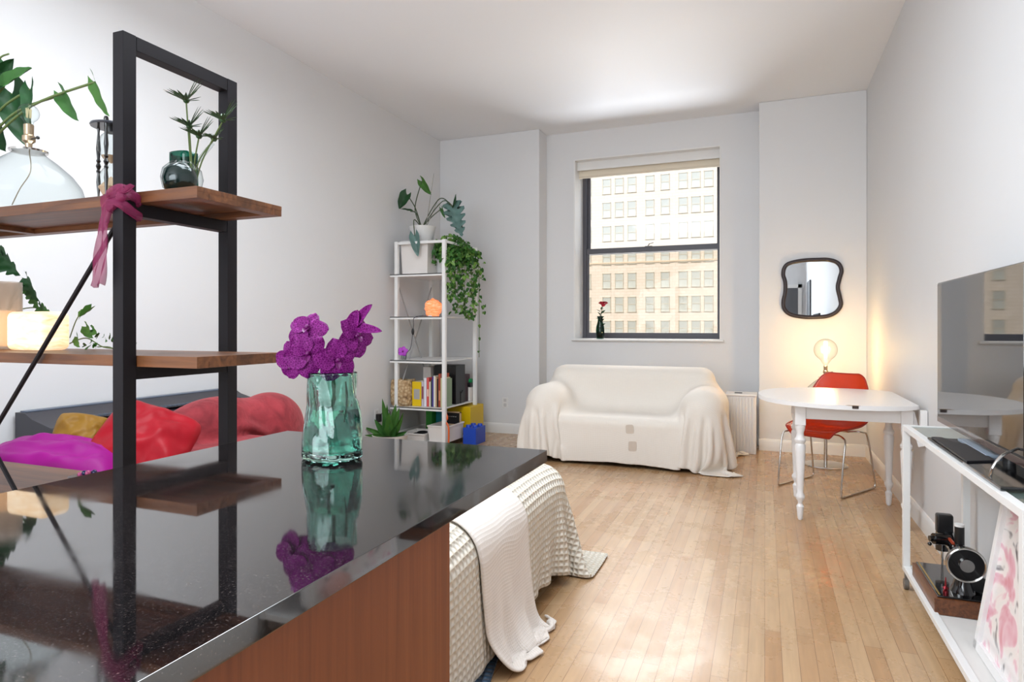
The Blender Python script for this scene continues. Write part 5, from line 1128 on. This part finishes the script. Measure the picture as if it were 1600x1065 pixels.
# television
t = thing('television', 'flat-screen television reflecting the window, on the white console', 'television', (0.72, 2.79, CZ))
MB().box(0.705, 0.735, 2.275, 3.30, 0.785, 1.392, 0.005).build('casing', 'blackgloss', t)
MB().box(0.7035, 0.706, 2.29, 3.292, 0.812, 1.384).build('screen', mat('tv_screen', '#1b1c20', 0.03, ior=2.3), t)
MB().box(0.7035, 0.7055, 2.28, 3.295, 0.787, 0.809).build('bezel', mat('tv_bezel', '#54413c', 0.2, coat=0.6), t)
MB().tube([(0.73, 2.50, 0.756), (0.735, 2.50, 0.83)], 0.018, 12).build('neck', 'black', t)
MB().prism([(0.60, 2.12), (0.84, 2.16), (0.84, 2.62), (0.63, 2.56), (0.60, 2.48)], CZ, CZ+0.012, 0.003).build('base_plate', 'blackgloss', t)
MB().tube(spline([(0.61, 2.24, CZ+0.014), (0.615, 2.235, CZ+0.045), (0.64, 2.25, CZ+0.075), (0.70, 2.33, CZ+0.085), (0.73, 2.42, CZ+0.07)], 6), 0.0042, 8).build('base_trim', 'chrome', t)
t = thing('laptop', 'closed slim black laptop on the glass console top under the television', 'laptop', (0.66, 2.70, CZ))
MB().prism([(0.603, 2.45), (0.70, 2.50), (0.745, 2.55), (0.745, 2.98), (0.603, 2.98)], CZ+0.001, CZ+0.010, 0.003).build('body', 'black', t)
MB().prism([(0.605, 2.455), (0.698, 2.503), (0.70, 2.80), (0.655, 2.85), (0.648, 2.95), (0.61, 2.95)], CZ+0.010, CZ+0.018, 0.003).build('cover', mat('dark_leather', '#1b1a1e', 0.45), t)
MB().box(0.69, 0.735, 2.58, 2.92, CZ+0.011, CZ+0.021, 0.002).build('keyboard_tray', mat('pale_blue_plastic', '#8e9aa8', 0.3), t)

# sewing machine on the bottom shelf
bz = 0.101
t = thing('sewing_machine', 'vintage black sewing machine with chrome handwheel on a wooden base, on the console\'s bottom shelf', 'sewing machine', (0.71, 3.07, bz))
MB().box(0.604, 0.81, 2.87, 3.27, bz, bz+0.062, 0.003).build('wooden_base', wood('walnut_base', '#4a2716', '#7c4a2a', 1, 9, 0.35), t)
MB().box(0.615, 0.80, 2.88, 3.26, bz+0.062, bz+0.07, 0.003).build('bed_plate', 'blackgloss', t)
MB().box(0.622, 0.628, 2.89, 3.25, bz+0.0702, bz+0.071).build('gold_line', mat('gold_decal', '#b89a55', 0.3, metal=0.6), t)
zb = bz+0.07
mb = MB(); mb.lathe([(0, 0), (0.042, 0), (0.034, 0.02), (0.026, 0.05), (0.024, 0.10), (0.03, 0.14), (0, 0.15)], (0.715, 2.96, zb), 24, 1, 1.15)
mb.tube(spline([(0.715, 2.95, zb+0.12), (0.715, 3.0, zb+0.135), (0.712, 3.1, zb+0.15), (0.71, 3.2, zb+0.155), (0.71, 3.235, zb+0.13), (0.71, 3.24, zb+0.07)], 6), [0.034]*8+[0.03]*8+[0.027]*8+[0.026]*7, 16)
mb.build('arm', 'blackgloss', t)
MB().tube([(0.71, 3.24, zb+0.08), (0.71, 3.24, zb+0.001)], [0.006, 0.004], 8).build('needle_bar', 'chrome', t)
w_ = MB().tube([(0.715, 2.905, zb+0.12), (0.715, 2.93, zb+0.12)], 0.064, 40).build('handwheel', 'blackgloss', t)
MB().tube([(0.715+0.0625*math.cos(a), 2.905, zb+0.12+0.0625*math.sin(a)) for a in [k*math.pi/20 for k in range(40)]], 0.0045, 8, True).build('wheel_rim', 'chrome', w_)
MB().tube([(0.715, 2.893, zb+0.12), (0.715, 2.906, zb+0.12)], 0.024, 28).build('wheel_hub', 'chrome', w_)
MB().tube([(0.72, 3.02, zb+0.16), (0.72, 3.02, zb+0.235)], 0.017, 20).build('motor', 'black', t)
MB().tube([(0.72, 3.02, zb+0.235), (0.72, 3.02, zb+0.245)], 0.017, 20).build('motor_cap', 'ceramic', t)
MB().box(0.665, 0.725, 3.12, 3.16, zb+0.17, zb+0.25, 0.008).build('lamp_housing', 'black', t)
MB().tube([(0.64, 3.06, zb+0.165), (0.70, 3.08, zb+0.16)], 0.022, 16).tube([(0.625, 3.055, zb+0.165), (0.642, 3.06, zb+0.165)], 0.012, 12).ball((0.625, 3.05, zb+0.145), 0.008).build('tension_dial', 'blackgloss', t)
MB().box(0.69, 0.70, 3.0, 3.1, zb+0.165, zb+0.175, 0.002).build('red_decal', mat('red_gold_decal', '#a8452c', 0.3), t)
MB().tube([(0.77, 2.95, zb+0.035), (0.77, 3.02, zb+0.035)], 0.03, 20).build('belt_motor', 'black', t)
MB().lathe([(0, 0), (0.010, 0), (0.010, 0.01), (0.004, 0.014), (0.012, 0.02), (0.004, 0.028), (0.002, 0.06), (0, 0.062)], (0.65, 2.915, zb), 14).build('bobbin_winder', mat('red_metal', '#8c2c34', 0.25, metal=0.8), t)
# framed picture leaning on the bottom shelf
t = thing('framed_picture', 'large white-framed pink abstract picture leaning inside the console', 'picture', (0.70, 2.31, 0.101))
FM = Matrix(((math.cos(R(9)), 0, math.sin(R(9)), 0.665), (0, 1, 0, 0), (-math.sin(R(9)), 0, math.cos(R(9)), 0.1035), (0, 0, 0, 1)))
mb = MB(); fy0, fy1, fh = 1.985, 2.63, 0.60
for a in ((fy0, fy0+0.03, 0, fh), (fy1-0.03, fy1, 0, fh), (fy0, fy1, 0, 0.03), (fy0, fy1, fh-0.03, fh)): mb.box(0, 0.03, *a, 0.002, M_=FM)
mb.build('frame', 'whitewood', t)
m, tt, b = pr('pink_abstract_print'); tc = tt.nodes.new('ShaderNodeTexCoord'); nz = tt.nodes.new('ShaderNodeTexNoise'); nz.inputs['Scale'].default_value = 4.5; nz.inputs['Detail'].default_value = 2; nz.inputs['Distortion'].default_value = 2.5
r_ = ramp(tt, [(0.3, '#4d4a56'), (0.38, '#e9e4e2'), (0.5, '#efe4e2'), (0.56, '#e6b9c6'), (0.7, '#d9929f')]); tt.links.new(tc.outputs['Object'], nz.inputs['Vector']); tt.links.new(nz.outputs[0], r_.inputs[0]); tt.links.new(r_.outputs[0], b.inputs['Base Color']); b.inputs['Roughness'].default_value = 0.12
MB().box(0.014, 0.02, fy0+0.02, fy1-0.02, 0.02, fh-0.02, M_=FM).build('print', m, t)
t = thing('pink_parcel', 'crinkled pink plastic-wrapped ball in front of the framed picture', 'parcel', (0.635, 2.10, 0.101))
MB().ball((0.633, 2.12, 0.159), 0.034, 0.085, 0.058, 28, 0.12, 4).build('wrapped_ball', mat('pink_crinkled_plastic', '#d9a59c', 0.15, coat=0.7, bump=(40, 0.8, 0.01)), t, sharp=0)
